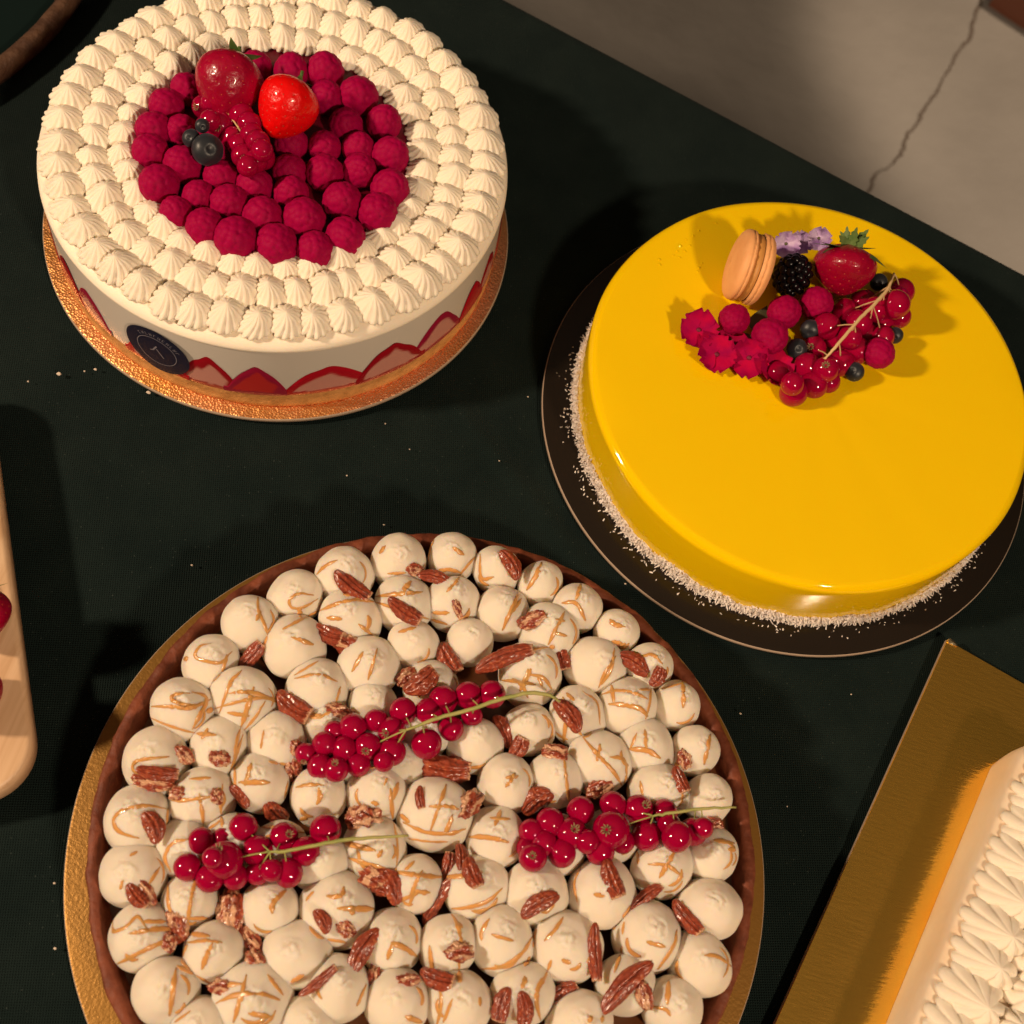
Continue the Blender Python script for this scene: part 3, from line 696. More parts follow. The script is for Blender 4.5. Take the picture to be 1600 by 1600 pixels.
fl2 = solo('coconut_crumbs', *join(shreds(150, g2)), M['coconut'], (YC[0], YC[1], .0032), 'loose coconut crumbs scattered on the black board', 'crumbs', smooth=False, kind='stuff')

z5 = lambda X, Y: (1030+X/3.5556, 330+Y/3.5556)
plY = []
# macaron standing on edge
Am = at(1146, 416, YT+.0195); Bm = at(1192, 424, YT+.0190)
ax = Bm-Am; ax[2] -= .0035; ax /= np.linalg.norm(ax); _v = (CAM-Am)/np.linalg.norm(CAM-Am); ax = ax-_v*(ax @ _v)*.40; ax /= np.linalg.norm(ax); Fm = frame(ax, (0, 0, 1)); cm = (Am+Bm)/2; MRr = .0205
cm[2] = YT+MRr+.0002
mac = thing('macaron', (cm[0], cm[1], YT), 'pale orange macaron standing on edge on the yellow cake', 'macaron')
def shell(sgn):
    prf = [(.93, .10), (.98, .14), (1.0, .20), (.99, .26), (.965, .28), (1.0, .32), (1.0, .40), (.97, .50), (.90, .60), (.78, .68), (.6, .745), (.4, .78), (.2, .795), (.01, .80)]
    n = 90; V, F = [], []
    for i in range(n):
        a = 2*math.pi*i/n; c, s = math.cos(a), math.sin(a)
        for j, (r, z) in enumerate(prf):
            rr = r
            if 0 < j < 5: rr += .035*noise.noise(Vector((c*9, s*9, j*1.1+sgn*5)))+.02*noise.noise(Vector((c*22, s*22, j*2)))
            rr *= MRr*(1+.012*noise.noise(Vector((c*1.5, s*1.5, sgn)))); zz = (z*.62+.045)*MRr*sgn
            V.append(cm+Fm @ np.array([rr*c, rr*s, zz]))
    k = len(prf)
    for i in range(n):
        for j in range(k-1):
            q = (i*k+j, ((i+1) % n)*k+j, ((i+1) % n)*k+j+1, i*k+j+1); F.append(q if sgn > 0 else q[::-1])
    F.append(tuple(i*k for i in range(n))); F.append(tuple(i*k+k-1 for i in range(n)))
    return V, F
part('shell', *shell(1), M['macaron'], mac); part('shell', *shell(-1), M['macaron'], mac)
V, F = [], []
for i in range(60):
    a = 2*math.pi*i/60
    for (r, z) in ((.88, -.095), (.935, -.06), (.945, 0), (.935, .06), (.88, .095)):
        V.append(cm+Fm @ np.array([r*MRr*math.cos(a), r*MRr*math.sin(a), z*MRr*1.25]))
for i in range(60):
    for j in range(4): F.append((i*5+j, ((i+1) % 60)*5+j, ((i+1) % 60)*5+j+1, i*5+j+1))
part('filling', V, F, M['macfill'], mac)
plY.append((cm, .017))
# blackberry
bc = at(1238, 430, YT+.0155); P = []; sv4, sf4 = ico(3)
nd = 58; ga = math.pi*(3-5**.5)
for i in range(nd):
    z = 1-2*(i+.5)/nd; r = math.sqrt(1-z*z); a = ga*i; d = np.array([r*math.cos(a), r*math.sin(a), z]); p = bc+d*np.array([.0088, .0088, .0118]); P.append((p+sv4*.0029, sf4))
solo('blackberry', *join(P), M['black'], tuple(bc-np.array([0, 0, .0145])), 'shiny blackberry between the macaron and the strawberry', 'blackberry'); plY.append((bc, .011))
# strawberry
make_strawberry(at(1324, 388, YT+.030), at(1312, 462, YT+.012), .0365, M['straw'], 'wide glossy strawberry with green leaves at the back of the yellow cake garnish', 9, 1.0, 12, .0215)
plY.append((at(1318, 425, YT+.018), .0155))
sb = [o for o in COL.objects if o.name.startswith('strawberry') and o.get('label', '').startswith('wide glossy')][0]; P = []
for q, (a, L_) in enumerate(((100, .013), (72, .014), (48, .0155), (28, .013), (125, .012), (150, .014), (85, .010), (60, .011))):
    ar = R_(a); dv_ = Rt*math.cos(ar)+Up*math.sin(ar)*.8+np.array([0, 0, .35+.2*(q % 2)]); Fq = frame(dv_, (CAM-at(1324, 388, YT))+rng.normal(0, .2, 3)); v, f = leaf(L_, L_*.20, L_*.22*(1 if q % 2 else -1), 10, .22)
    b0 = at(1328+1.5*(q-3), 390, YT+.031); P.append(([b0+Fq @ np.array([z, y, x]) for x, y, z in v], f))
part('leaf_tuft', *join(P), M['leaf'], sb)
# lilac flowers
def flower(name, c, axis, r, m, label, cat, group, petals=5, notch=.25, mc=None, cup=.25, leaves=0):
    Fr = frame(axis, rng.normal(0, 1, 3)); t = thing(name, tuple(np.array(c)-np.array([0, 0, .001])), label, cat, group)
    for q in range(petals):
        a0 = 2*math.pi*q/petals+random.uniform(-.1, .1); n, k = 9, 9; V, F = [], []; tl = random.uniform(-.15, .25)
        for i in range(n+1):
            tt = i/n; rr = .10+.90*tt; hw = .10+.54*math.sin(math.pi*min(.93, tt**.8*.93))
            for j in range(k+1):
                s = -1+2*j/k; edge = 1-notch*(tt**3)*math.exp(-(s/.4)**2)-.10*tt**2*s*s*s*s
                x = rr*edge; y = s*hw; z = (cup+tl)*tt*tt+.10*s*s*tt+.06*noise.noise(Vector((x*3+q, y*3, r*99)))+.03*math.sin(s*9+q)*tt*tt
                ca, sa_ = math.cos(a0), math.sin(a0); V.append(np.array(c)+Fr @ (np.array([x*ca-y*sa_, x*sa_+y*ca, z+.01*q])*r))
        for i in range(n):
            for j in range(k): F.append((i*(k+1)+j, (i+1)*(k+1)+j, (i+1)*(k+1)+j+1, i*(k+1)+j+1))
        part('petal', V, F, m, t)
    v, f = ico(2); part('flower_centre', np.array(c)+(v*np.array([1, 1, .6])) @ Fr.T*r*.13, f, mc or M['darkleaf'], t)
    return t
up_cam = lambda P: (CAM-P)/np.linalg.norm(CAM-P)
for (x, y, h, r, lab) in ((1228, 381, .019, .0085, 'left lilac flower with white streaks behind the blackberry'), (1250, 378, .016, .0075, 'middle lilac flower, half hidden behind the blackberry'), (1279, 372, .022, .0075, 'right lilac flower, upright between the blackberry and the strawberry leaves')):
    P = at(x, y, YT+h); flower('lilac_flower', P, up_cam(P)*.6+np.array([.1, -.6, .5]), r, M['petalpurple'], lab, 'flower', 'lilac flowers on the yellow cake', 5, .2, cup=.5)
# raspberries
for (x, y, rp, h, lab) in ((1147, 499, 25, .0115, 'raspberry in front of the macaron, leftmost on the yellow cake'), (1225, 488, 27, .0125, 'raspberry right below the blackberry'), (1276, 474, 27, .0125, 'raspberry below the strawberry on the yellow cake'),
                           (1203, 526, 29, .013, 'large raspberry in the middle front of the garnish, above the red flowers'), (1374, 552, 25, .012, 'raspberry at the right front, under the redcurrant bunch'), (1400, 470, 24, .012, 'raspberry at the far right of the garnish beside the top of the currant stem')):
    P = at(x, y, YT+h); raspberry(P, rp*.715/FPX, lab, (rng.normal(0, .3), -.7, .6), 'raspberries on the yellow cake'); plY.append((P, rp*.715/FPX*.9))
for (x, y, rp, h, lab) in ((1373, 441, 15, .009, 'blueberry beside the right edge of the strawberry'), (1266, 515, 17, .010, 'blueberry between two raspberries and the currant bunch'), (1245, 545, 17, .009, 'blueberry just above the front redcurrants'), (1398, 524, 14, .010, 'blueberry peeking out on the right side of the currant bunch'), (1335, 581, 16, .0075, 'blueberry alone at the right front of the garnish')):
    P = at(x, y, YT+h); blueberry(P, rp*.715/FPX, lab, up_cam(P)+rng.normal(0, .4, 3), 'blueberries on the yellow cake'); plY.append((P, rp*.715/FPX))
curY = [(*z5(X, Y), r/3.5556) for X, Y, r in ((745, 1010, 72), (740, 960, 60), (860, 965, 70), (940, 945, 60), (820, 865, 72), (925, 880, 65), (1010, 845, 68), (660, 900, 62), (860, 760, 62), (1100, 775, 70), (990, 705, 70), (930, 640, 68), (1150, 690, 66), (1230, 620, 70), (1030, 560, 72), (1130, 510, 72), (1110, 620, 66), (1200, 545, 64), (1330, 585, 62), (1310, 520, 75), (1345, 445, 68), (1060, 700, 60), (1240, 700, 60))]
bunch(curY, [z5(925, 815), z5(1000, 730), z5(1100, 612), z5(1200, 512), z5(1270, 430), z5(1305, 345)], YT, 'redcurrant bunch with a bare pale stem on top of the yellow cake', 'redcurrant bunches', [YT+.020, YT+.0245, YT+.0265, YT+.027, YT+.026, YT+.0235], M['stemdry'], plY, {3, 5, 8}, stemr=.0009, k=.66)
# red flowers
for (X, Y, h, r, lab) in ((220, 660, .008, .0118, 'crimson flower at the far left of the yellow cake garnish'), (320, 795, .006, .0118, 'crimson flower in front, below the leftmost raspberry'), (500, 815, .0075, .0120, 'crimson flower in the middle, below the large raspberry'), (640, 880, .006, .0115, 'crimson flower nearest the front redcurrants'), (400, 740, .004, .0105, 'crimson flower lying low between two others beside the dark leaves')):
    P = at(*z5(X, Y), YT+h); flower('crimson_flower', P, up_cam(P)+np.array([rng.normal(0, .2), rng.normal(0, .2), .3]), r, M['petalred'], lab, 'flower', 'crimson flowers on the yellow cake', 5, .20, mc=mat('crimson_flower_centre', (.14, .001, .02), .6), cup=.22)
for (X, Y, a, lab) in ((430, 712, .3, 'dark green leaf tucked under the raspberries'), (560, 610, 1.4, 'small dark leaf standing between the macaron and raspberry')):
    P = at(*z5(X, Y), YT+.005); v, f = leaf(.018, .006, .004, 8); ca, sa_ = math.cos(a), math.sin(a)
    solo('leaf', [P+np.array([(x-.009)*ca-y*sa_, (x-.009)*sa_+y*ca, z]) for x, y, z in v], f, M['darkleaf'], tuple(P), lab, 'leaf')

# ---------------------------------------------------------------- pecan tart
TC = np.array([.0089, .2146, 0])*CH; TR = .2359*CH; TH = .0395
disc_board('brown_gold_cake_board', None, TC, .2595*CH, 0, .0034, M['goldboard'], M['boardedge'], 'large round brown gold board under the pecan tart')
tart = thing('pecan_tart', (TC[0], TC[1], .0034), 'large chocolate crust tart covered with piped vanilla cream balls and caramel', 'tart')
def cj(a, j):
    q = (math.cos(a), math.sin(a)); e = .0011*noise.noise(Vector((q[0]*14, q[1]*14, j*.4)))+.0005*noise.noise(Vector((q[0]*45, q[1]*45, j)))
    return (e, .0011*noise.noise(Vector((q[0]*12, q[1]*12, 4)))+.0006*noise.noise(Vector((q[0]*50, q[1]*50, 4)))) if 2 < j < 9 else (e*.5, 0)
V, F = revolve([(.001, .0036), (TR-.007, .0036), (TR-.006, .006), (TR-.004, .018), (TR-.0012, .034), (TR, TH-.001), (TR-.0008, TH), (TR-.0042, TH+.0002), (TR-.0056, TH-.0006), (TR-.0068, .034), (TR-.0085, .029)], 420, TC, jit=cj)
part('crust', V, F, M['crust'], tart)
V, F = revolve([(.001, .0285), (.08, .0285), (TR-.0066, .0290)], 160, TC); part('caramel_filling', V, F, M['filling'], tart)
balls = [(255, 1550, 54), (220, 1465, 52), (205, 1368, 52), (212, 1280, 53), (240, 1189, 51), (282, 1109, 50), (327, 1035, 44), (391, 972, 44), (460, 931, 42), (536, 898, 45), (622, 875, 44), (707, 867, 39), (777, 888, 37), (845, 910, 36), (902, 949, 38), (965, 985, 34), (1017, 1042, 38), (1060, 1100, 37), (1087, 1172, 39), (1109, 1247, 39), (1113, 1335, 43), (1112, 1420, 49), (1095, 1507, 50), (1052, 1577, 48),
 (547, 968, 44), (630, 945, 42), (707, 943, 39), (785, 960, 41), (858, 990, 44), (929, 1041, 43), (980, 1104, 44), (1008, 1171, 42), (1027, 1238, 44), (1035, 1355, 44), (1012, 1465, 49), (978, 1540, 44), (460, 1010, 46), (382, 1095, 48), (342, 1168, 44), (432, 1160, 43), (645, 1010, 38), (735, 1003, 35), (575, 1043, 44), (498, 1080, 44), (675, 1075, 40), (582, 1102, 35), (828, 1054, 46), (826, 1140, 38), (902, 1120, 42), (935, 1191, 46), (865, 1218, 40), (742, 1165, 40), (790, 1225, 42), (512, 1135, 36),
 (407, 1222, 44), (317, 1250, 48), (290, 1325, 43), (297, 1408, 42), (422, 1420, 42), (335, 1490, 46), (395, 1560, 54), (312, 1600, 40), (463, 1491, 50), (497, 1245, 41), (588, 1240, 43), (680, 1272, 54), (775, 1308, 45), (585, 1328, 46), (502, 1348, 42), (527, 1422, 52), (648, 1382, 40), (745, 1386, 46), (613, 1472, 46), (700, 1478, 44), (783, 1470, 48), (530, 1545, 48), (620, 1565, 49), (718, 1567, 48), (837, 1396, 48), (938, 1395, 50), (883, 1480, 50), (817, 1552, 46), (905, 1595, 46), (873, 1320, 42), (957, 1305, 40), (480, 1600, 40),
 (660, 1145, 38), (580, 1165, 38), (365, 1315, 42), (435, 1330, 42), (560, 1195, 34), (630, 1195, 36)]
BM = [ball_mesh(s) for s in range(9)]; BMESH = [mesh('cream_ball', *b, M['vanilla']) for b in BM]
BW = []
for i, (x, y, rp) in enumerate(balls):
    P = at(x, y, .0420); r = rp*depth(P)/FPX*(1.04 if i < 24 else 1.12)
    if i < 24: q_ = TC-P; q_[2] = 0; P = P+q_/np.linalg.norm(q_)*.0012
    BW.append((P, r))
# the rest of the tart, beyond the lower edge of the photograph
extra = []; hx = .0262
for i in range(-9, 10):
    for j in range(-9, 10):
        p = TC+np.array([hx*(i+.5*(j % 2)), hx*.866*j, 0]); p[2] = .0415
        if np.hypot(*(p-TC)[:2]) < TR-.021 and all(np.hypot(*(p-q)[:2]) > .0165+r*.55 for q, r in BW): extra.append(p)
bvV, bvF, owner = [], [], []; kk = 0; bobj = []
for i, (P, r) in enumerate(BW):
    s = i % 9; ang = random.uniform(0, 6.28); sz3 = r*random.uniform(1.02, 1.10)
    P = P.copy(); o = link('cream_ball', BMESH[s], tart, P-wloc(tart)); ex, ey = random.uniform(.94, 1.04), random.uniform(.94, 1.04); o.scale = (r*ex, r*ey, sz3); o.rotation_euler = (0, 0, ang); bobj.append(o)
    v = np.array(BM[s][0])*[r*ex, r*ey, sz3]; ca, sa_ = math.cos(ang), math.sin(ang); v = np.stack([v[:, 0]*ca-v[:, 1]*sa_, v[:, 0]*sa_+v[:, 1]*ca, v[:, 2]], 1)+P
    bvV.append(v); bvF += [tuple(q+kk for q in f) for f in BM[s][1]]; owner += [i]*len(BM[s][1]); kk += len(v)
P = []
for p in extra:
    s = random.randrange(9); v = np.array(BM[s][0])*.0132+p; P.append((v, BM[s][1]))
if P:
    o = part('cream_balls', *join(P), M['vanilla'], tart); o['kind'] = 'stuff'
allV = np.concatenate(bvV); TB = BVHTree.FromPolygons([tuple(map(float, v)) for v in allV], bvF)
def hit(px, py):
    d = Vector(tuple(ray(px, py))).normalized(); h = TB.ray_cast(Vector(tuple(CAM)), d)
    if h[0] is None: return None
    return np.array(h[0]), np.array(h[1]), owner[h[2]]
Z = {'a': (80, 820), 'b': (440, 820), 'c': (800, 820), 'd': (80, 1200), 'e': (440, 1200), 'f': (800, 1200)}
def zz(k, x, y): return Z[k][0]+x/4, Z[k][1]+y/4
ST = '''a 1000,740 930,760 900,820 960,850 1060,860 1130,790|a 1100,810 1060,930 980,1010|a 880,1050 780,1060 750,1090 820,1120 920,1130|a 880,1045 970,1080 930,1190 880,1280|a 1190,910 1120,990 1050,1180|a 1110,1055 1220,1045 1330,1070 1410,1110|a 1100,1175 1240,1195|a 1340,1100 1270,1210 1200,1290|a 980,1270 940,1340|a 1200,1310 1160,1430 1120,1530|a 1330,1280 1310,1400|a 1360,1480 1480,1500|a 1310,540 1280,600|a 1370,530 1390,600 1350,680|a 740,1450 620,1460 530,1480 510,1530 570,1580|a 1250,1490 1220,1590
b 200,440 110,430 50,470 70,520 150,510 230,460|b 110,520 120,580|b 200,330 270,260 350,220|b 650,130 610,180|b 660,305 780,300|b 970,60 930,150 910,260|b 1070,140 1140,190|b 1210,200 1140,280 1080,370 1030,420|b 950,300 1040,280 1120,300|b 1240,180 1250,330 1330,325|b 810,350 770,400 740,450|b 940,550 1050,550|b 1490,420 1440,520 1380,660|b 1500,460 1430,560|b 280,580 380,590|b 480,620 570,690|b 60,700 200,750|b 230,850 80,940|b 510,790 440,920|b 600,770 540,970|b 730,670 840,640|b 80,960 230,935 350,980|b 370,1010 340,1110|b 920,920 860,1080|b 1350,970 1480,980 1590,1000|b 1560,900 1490,1040
c 190,220 150,320 90,410|c 430,370 400,470|c 310,490 400,490 460,600|c 610,590 640,620 710,640|c 690,740 620,730|c 330,540 270,660 210,780|c 270,590 330,600|c 250,670 345,695|c 650,820 590,910 540,1020|c 640,770 620,900 560,1000|c 780,830 880,815 940,870|c 560,1060 650,1035 760,1050 850,1090|c 620,1000 640,1120|c 600,1120 700,1125 800,1150 850,1200|c 870,1020 860,1120 830,1230|c 340,1050 390,1100|c 440,1040 530,1110 550,1250|c 100,900 80,1010|c 0,960 60,1000 100,1080|c 160,940 190,1010|c 100,930 200,960 250,1030|c 830,1280 840,1400|c 730,1400 840,1410 930,1460|c 780,1300 740,1400|c 1240,1310 1200,1500|c 550,1370 530,1480|c 610,1450 700,1470 720,1590|c 1040,1470 1000,1580
d 740,260 590,235 440,270 390,330 430,400 550,440|d 730,250 720,370|d 750,200 850,200 1030,175|d 1070,100 1060,240 1070,370|d 860,70 1000,60|d 1240,10 1210,110|d 1170,90 1370,90|d 1480,80 1450,220|d 860,445 760,470 710,560 750,650|d 680,620 600,740|d 540,520 490,550|d 450,700 430,760|d 730,720 730,830 760,950|d 830,940 980,940|d 1470,760 1390,840 1380,910|d 420,900 390,950 390,1020 470,990 540,930 600,1010|d 560,960 720,960|d 850,1090 960,1080 1070,1090|d 1010,1090 970,1180 940,1260|d 850,1100 820,1200 870,1270|d 780,1250 760,1400 740,1550|d 1220,1290 1180,1450 1140,1590|d 1010,1480 1150,1420 1300,1410 1430,1450|d 1350,1290 1450,1420|d 1230,1530 1380,1560|d 1580,1290 1500,1340|d 770,1590 870,1520
e 90,120 170,105 270,110|e 230,120 240,180 220,230|e 660,60 640,110|e 730,90 690,210|e 560,210 610,230|e 1030,100 990,220 930,390|e 920,240 1040,240 1110,260|e 1070,290 1020,420|e 760,340 900,400 1050,410 1150,380|e 740,290 800,340|e 790,440 920,460 1040,460|e 1370,260 1330,370|e 1300,310 1430,320|e 1170,430 1300,435 1420,465|e 1460,30 1400,120|e 1400,60 1480,50|e 470,500 500,600 550,650|e 630,510 600,560|e 390,740 370,800 280,800|e 450,860 440,920|e 150,950 230,1050 400,1090|e 200,770 150,830|e 830,580 770,640|e 880,640 830,740 800,860|e 820,770 930,780|e 1380,750 1290,830 1170,870 1060,880|e 700,1080 660,1200|e 680,1090 760,1120 850,1180|e 1300,940 1250,1020 1250,1080|e 1310,1040 1450,1080|e 1570,1050 1500,1160 1380,1240 1230,1260|e 1550,1180 1520,1240|e 530,1350 470,1490|e 770,1550 880,1590|e 1070,1440 1010,1590|e 1240,1430 1240,1490|e 1100,960 1130,1000|e 1530,1310 1500,1380
f 720,30 690,130|f 800,80 820,180|f 1310,440 1390,500 1350,510|f 1260,450 1390,470|f 850,600 970,610 1070,680|f 1020,520 960,620 920,690|f 780,520 790,600|f 430,620 390,720 410,840|f 510,790 580,800|f 740,860 690,940 630,1010|f 320,930 270,1010 200,1080|f 310,1200 370,1220|f 150,1010 130,1120|f 840,1085 960,1120|f 1030,1010 1010,1110 910,1260|f 700,960 690,1040|f 1200,1170 1290,1180 1370,1240|f 980,1330 970,1480|f 860,1490 960,1510 990,1550|f 500,1550 480,1590|f 570,1550 560,1590|f 690,1120 640,1280|f 80,1300 70,1360'''
runs = {}
for s in ST.replace('\n', '|').split('|'):
    k, *pts = s.split(); pp = [np.array(zz(k, *map(float, p.split(',')))) for p in pts]
    cur_o, cur_r = None, []
    def flush():
        if cur_o is not None and len(cur_r) > 3: runs.setdefault(cur_o, []).append(list(cur_r))
    for q in smooth_path(pp, max(8, int(26/len(pp)))):
        h = hit(q[0]+random.uniform(-.4, .4), q[1]+random.uniform(-.4, .4))
        own = h[2] if h else None
        if own != cur_o: flush(); cur_o, cur_r = own, []
        if h: cur_r.append((h[0]+h[1]*.0001, h[1]))
    flush()
rs_ = random.Random(11); LONG = []
for q in range(26):
    a = rs_.choice((-.25, .1, 1.25, 1.5, 1.75))+rs_.uniform(-.2, .2); L_ = rs_.uniform(90, 230); x0 = rs_.uniform(190, 1080); y0 = rs_.uniform(900, 1590)
    pp = [np.array((x0+L_*t*math.cos(a)+9*math.sin(q+5*t), y0+L_*t*math.sin(a)+9*math.cos(q*2+4*t))) for t in np.linspace(-.5, .5, 5)]
    cur_o, cur_r = None, []
    for q_ in smooth_path(pp, int(L_/8)):
        h = hit(q_[0], q_[1]); own = h[2] if h and h[0][2] > .036 else None
        if own != cur_o:
            if cur_o is not None and len(cur_r) > 3: runs.setdefault(cur_o, []).append(cur_r)
            cur_o, cur_r = own, []
        if own is not None: cur_r.append((h[0]+h[1]*.0001, h[1]))
    if cur_o is not None and len(cur_r) > 3: runs.setdefault(cur_o, []).append(cur_r)
for (x, y, rp) in balls:      # sauce that ran down the shoulders of the balls
    for rep_ in range(2):
        if random.random() < .52:
            a0 = random.choice((.4, 1.2, 2.2, -.4))+random.uniform(-.5, .5); da = random.uniform(.5, 1.3); q = random.uniform(.60, .90); cur_r = []; own0 = None
            for t in np.linspace(0, 1, 12):
                a = a0+da*t; rr = rp*1.05*(q+.06*math.sin(3*t)); h = hit(x+rr*math.cos(a), y+rr*math.sin(a))
                if h is None or (own0 is not None and h[2] != own0): break
                own0 = h[2]; cur_r.append((h[0]+h[1]*.0001, h[1]))
            if len(cur_r) > 5: runs.setdefault(own0, []).append(cur_r)
for own, rl in runs.items():
    P = []
    for r_ in rl:
        n = len(r_); w0 = random.uniform(.00080, .00135); rad = [w0*(.25+.75*min(1, 4*min(i+.3, n-1-i+.3)/n))*(1+.35*noise.noise(Vector((i*.35, own, w0*9e3)))) for i in range(n)]
        pts = [a for a, b in r_]; nr = np.array([b for a, b in r_]); P.append(tube(pts, rad, 8, .24, nr))
    V, F = join(P); b = bobj[own]
    bpy.context.view_layer.update()
    mi = np.array(b.matrix_world.inverted()); V = (np.c_[V, np.ones(len(V))] @ mi.T)[:, :3]
    link('caramel_drizzle', mesh('caramel_drizzle', V, F, M['caramel']), b)

# pecans: px, py, length px, width px, angle in the picture, kind
PEC = '''556,918,84,32,35,H;672,905,56,24,12,H;646,890,26,20,10,C;794,884,54,28,62,H;637,954,72,28,32,H;714,950,28,13,70,C;520,988,60,30,18,H;540,1003,60,36,35,C;658,1062,66,38,-42,H;628,1062,34,28,-20,C;705,1032,64,36,62,H;792,1033,104,32,-20,H;467,1102,80,38,30,H;530,1112,42,22,10,C;682,1192,104,46,8,H;782,1137,56,30,60,H;808,1165,50,28,-62,H;832,970,42,27,-15,C;883,1032,46,27,75,H;988,1040,58,32,35,H;1025,1055,38,25,-62,H;886,1120,64,32,52,H;868,1177,40,27,10,C;1070,1186,28,22,80,C;1065,1222,54,25,75,H;835,1257,58,38,-35,H;936,1232,42,30,-20,C;1113,1290,30,24,20,C;960,1377,72,34,72,H;1010,1405,72,22,-42,H;1080,1437,80,28,50,H;844,1415,70,30,-30,H;931,1492,98,26,95,H;980,1543,112,34,-45,H;1005,1553,44,26,75,C;883,1552,50,24,-35,H;788,1575,66,30,100,H;816,1578,60,28,88,H;597,1378,46,32,40,H;610,1385,60,38,65,H;585,1372,44,34,20,C;682,1418,90,25,-58,H;698,1350,58,24,-78,H;718,1335,48,22,80,H;742,1365,56,30,70,H;572,1487,80,34,-62,H;588,1525,34,26,80,C;717,1487,42,30,5,C;690,1527,70,32,18,H;637,1532,34,20,-5,C;500,1530,80,19,-43,H;502,1440,42,25,60,H;540,1452,30,22,20,C;555,1277,50,44,10,C;660,1250,46,17,78,H;732,1257,50,34,-40,C;250,1205,74,26,5,H;240,1222,60,26,12,C;285,1180,34,24,40,C;278,1240,24,20,0,C;338,1245,24,20,60,C;375,1245,46,22,48,H;437,1270,54,30,42,H;235,1293,54,34,68,H;218,1400,56,26,48,H;228,1392,46,20,60,C;361,1420,62,44,90,C;280,1458,46,32,80,C;262,1472,30,22,70,C;393,1478,62,32,62,C;398,1500,34,26,60,C;345,1542,34,24,5,C;392,1018,68,26,-48,H;343,1185,30,25,20,C;463,1170,30,22,50,C;455,1200,34,28,80,C'''
def pmesh(g): V, F, C = g; return mesh('pecan', V, F, M['pecan'], True, C)
PH = [pmesh(pecan_half(s)) for s in range(6)]; PCK = [pmesh(pecan_chunk(s)) for s in range(8)]
marks = [('the rear crust rim', (690, 830)), ('the left crust rim', (170, 1300)), ('the right crust rim', (1160, 1300)), ('the berry end of the upper currants', (490, 1185)), ('the stem end of the upper currants', (850, 1090)),
         ('the left end of the lower left currants', (285, 1350)), ('the stem tip of the lower left currants', (635, 1307)), ('the left end of the right currants', (820, 1320)), ('the stem tip of the right currants', (1145, 1262)), ('the bottom centre of the tart in view', (760, 1600)), ('the bottom right of the tart in view', (1000, 1600)), ('the bottom left of the tart in view', (400, 1600))]
pec = []
for s in PEC.split(';'):
    x, y, L, W, a, k = s.split(','); pec.append([float(x), float(y), float(L), float(W), float(a), k])
near = {}
for i, p in enumerate(pec):
    j = min(range(len(marks)), key=lambda q: math.hypot(p[0]-marks[q][1][0], p[1]-marks[q][1][1])); near.setdefault(j, []).append((math.hypot(p[0]-marks[j][1][0], p[1]-marks[j][1][1]), i))
plab = {}
for j, l in near.items():
    for rk, (d, i) in enumerate(sorted(l)):
        p = pec[i]; kind = ('long pecan half' if p[2] > 60 else 'short pecan piece') if p[5] == 'H' else ('broken pecan chunk' if p[2] > 45 else 'tiny pecan bit')
        plab[i] = '%s, %s nearest to %s' % (kind, ORD[rk], marks[j][0]) if rk else '%s, nearest to %s' % (kind, marks[j][0])
for i, (x, y, Lp, Wp, a, k) in enumerate(pec):
    hs = [h for h in (hit(x, y), hit(x+Lp*.25*math.cos(R_(a)), y+Lp*.25*math.sin(R_(a))), hit(x-Lp*.25*math.cos(R_(a)), y-Lp*.25*math.sin(R_(a)))) if h]
    if not hs: hs = [(at(x, y, .045), np.array([0, 0, 1.0]), 0)]
    zmax = max(h[0][2] for h in hs)
    nrm = sum(h[1] for h in hs)/len(hs)*.55+np.array([0, 0, .6])+up_cam(hs[0][0])*.25; nrm /= np.linalg.norm(nrm)
    d0 = depth(hs[0][0]); hl = Lp/2*d0/FPX; wd = Wp/2*d0/FPX
    P = at(x, y, min(zmax, .056)+.0006) if k == 'H' else hs[0][0]+nrm*wd*.25
    if k == 'H': P = (P+hs[0][0])/2+nrm*wd*.32
    ar = R_(a); dirv = Rt*math.cos(ar)-Up*math.sin(ar); dirv -= nrm*(dirv @ nrm); dirv /= np.linalg.norm(dirv); yv = np.cross(nrm, dirv)
    if k == 'H': me = PH[i % 6]; sc = (hl, wd/.40*.95, wd/.40*.90)
    else: me = PCK[i % 8]; sc = (hl*1.02, wd/.62, wd/.62)
    o = link('pecan', me, None, P); o.rotation_euler = Matrix((Vector(dirv), Vector(yv), Vector(nrm))).transposed().to_euler(); o.scale = sc
    tag(o, plab[i], 'pecan', 'pecan pieces strewn over the tart')

# currant bunches on the tart
def topz(x, y):
    h = hit(x, y); return max(.046, h[0][2]) if h else .048
def bz(zone, L): return [(*zz(zone, x, y), r/4) for x, y, r in L]
b1 = bz('b', [(150, 1430, 62), (240, 1510, 75), (340, 1530, 72), (480, 1500, 70), (1190, 1195, 62), (1060, 1275, 72), (540, 1390, 80), (390, 1400, 75), (270, 1370, 75), (330, 1290, 60), (690, 1420, 80), (445, 1265, 80), (590, 1225, 70), (690, 1290, 82), (760, 1165, 80), (920, 1170, 80), (1010, 1095, 82), (1165, 1065, 80), (1315, 1060, 80), (905, 1370, 88), (640, 1480, 60)])
bunch(b1, [(635, 1141), (685, 1122), (740, 1107), (790, 1090), (830, 1083), (860, 1087), (874, 1096)], .0505, 'redcurrant bunch nearest the rear crust, green stem to the right', 'redcurrant bunches', [.066, .067, .0665, .066, .066, .065, .062], M['stem'], [], {2, 13, 6, 0}, stemr=.0009, k=.64)
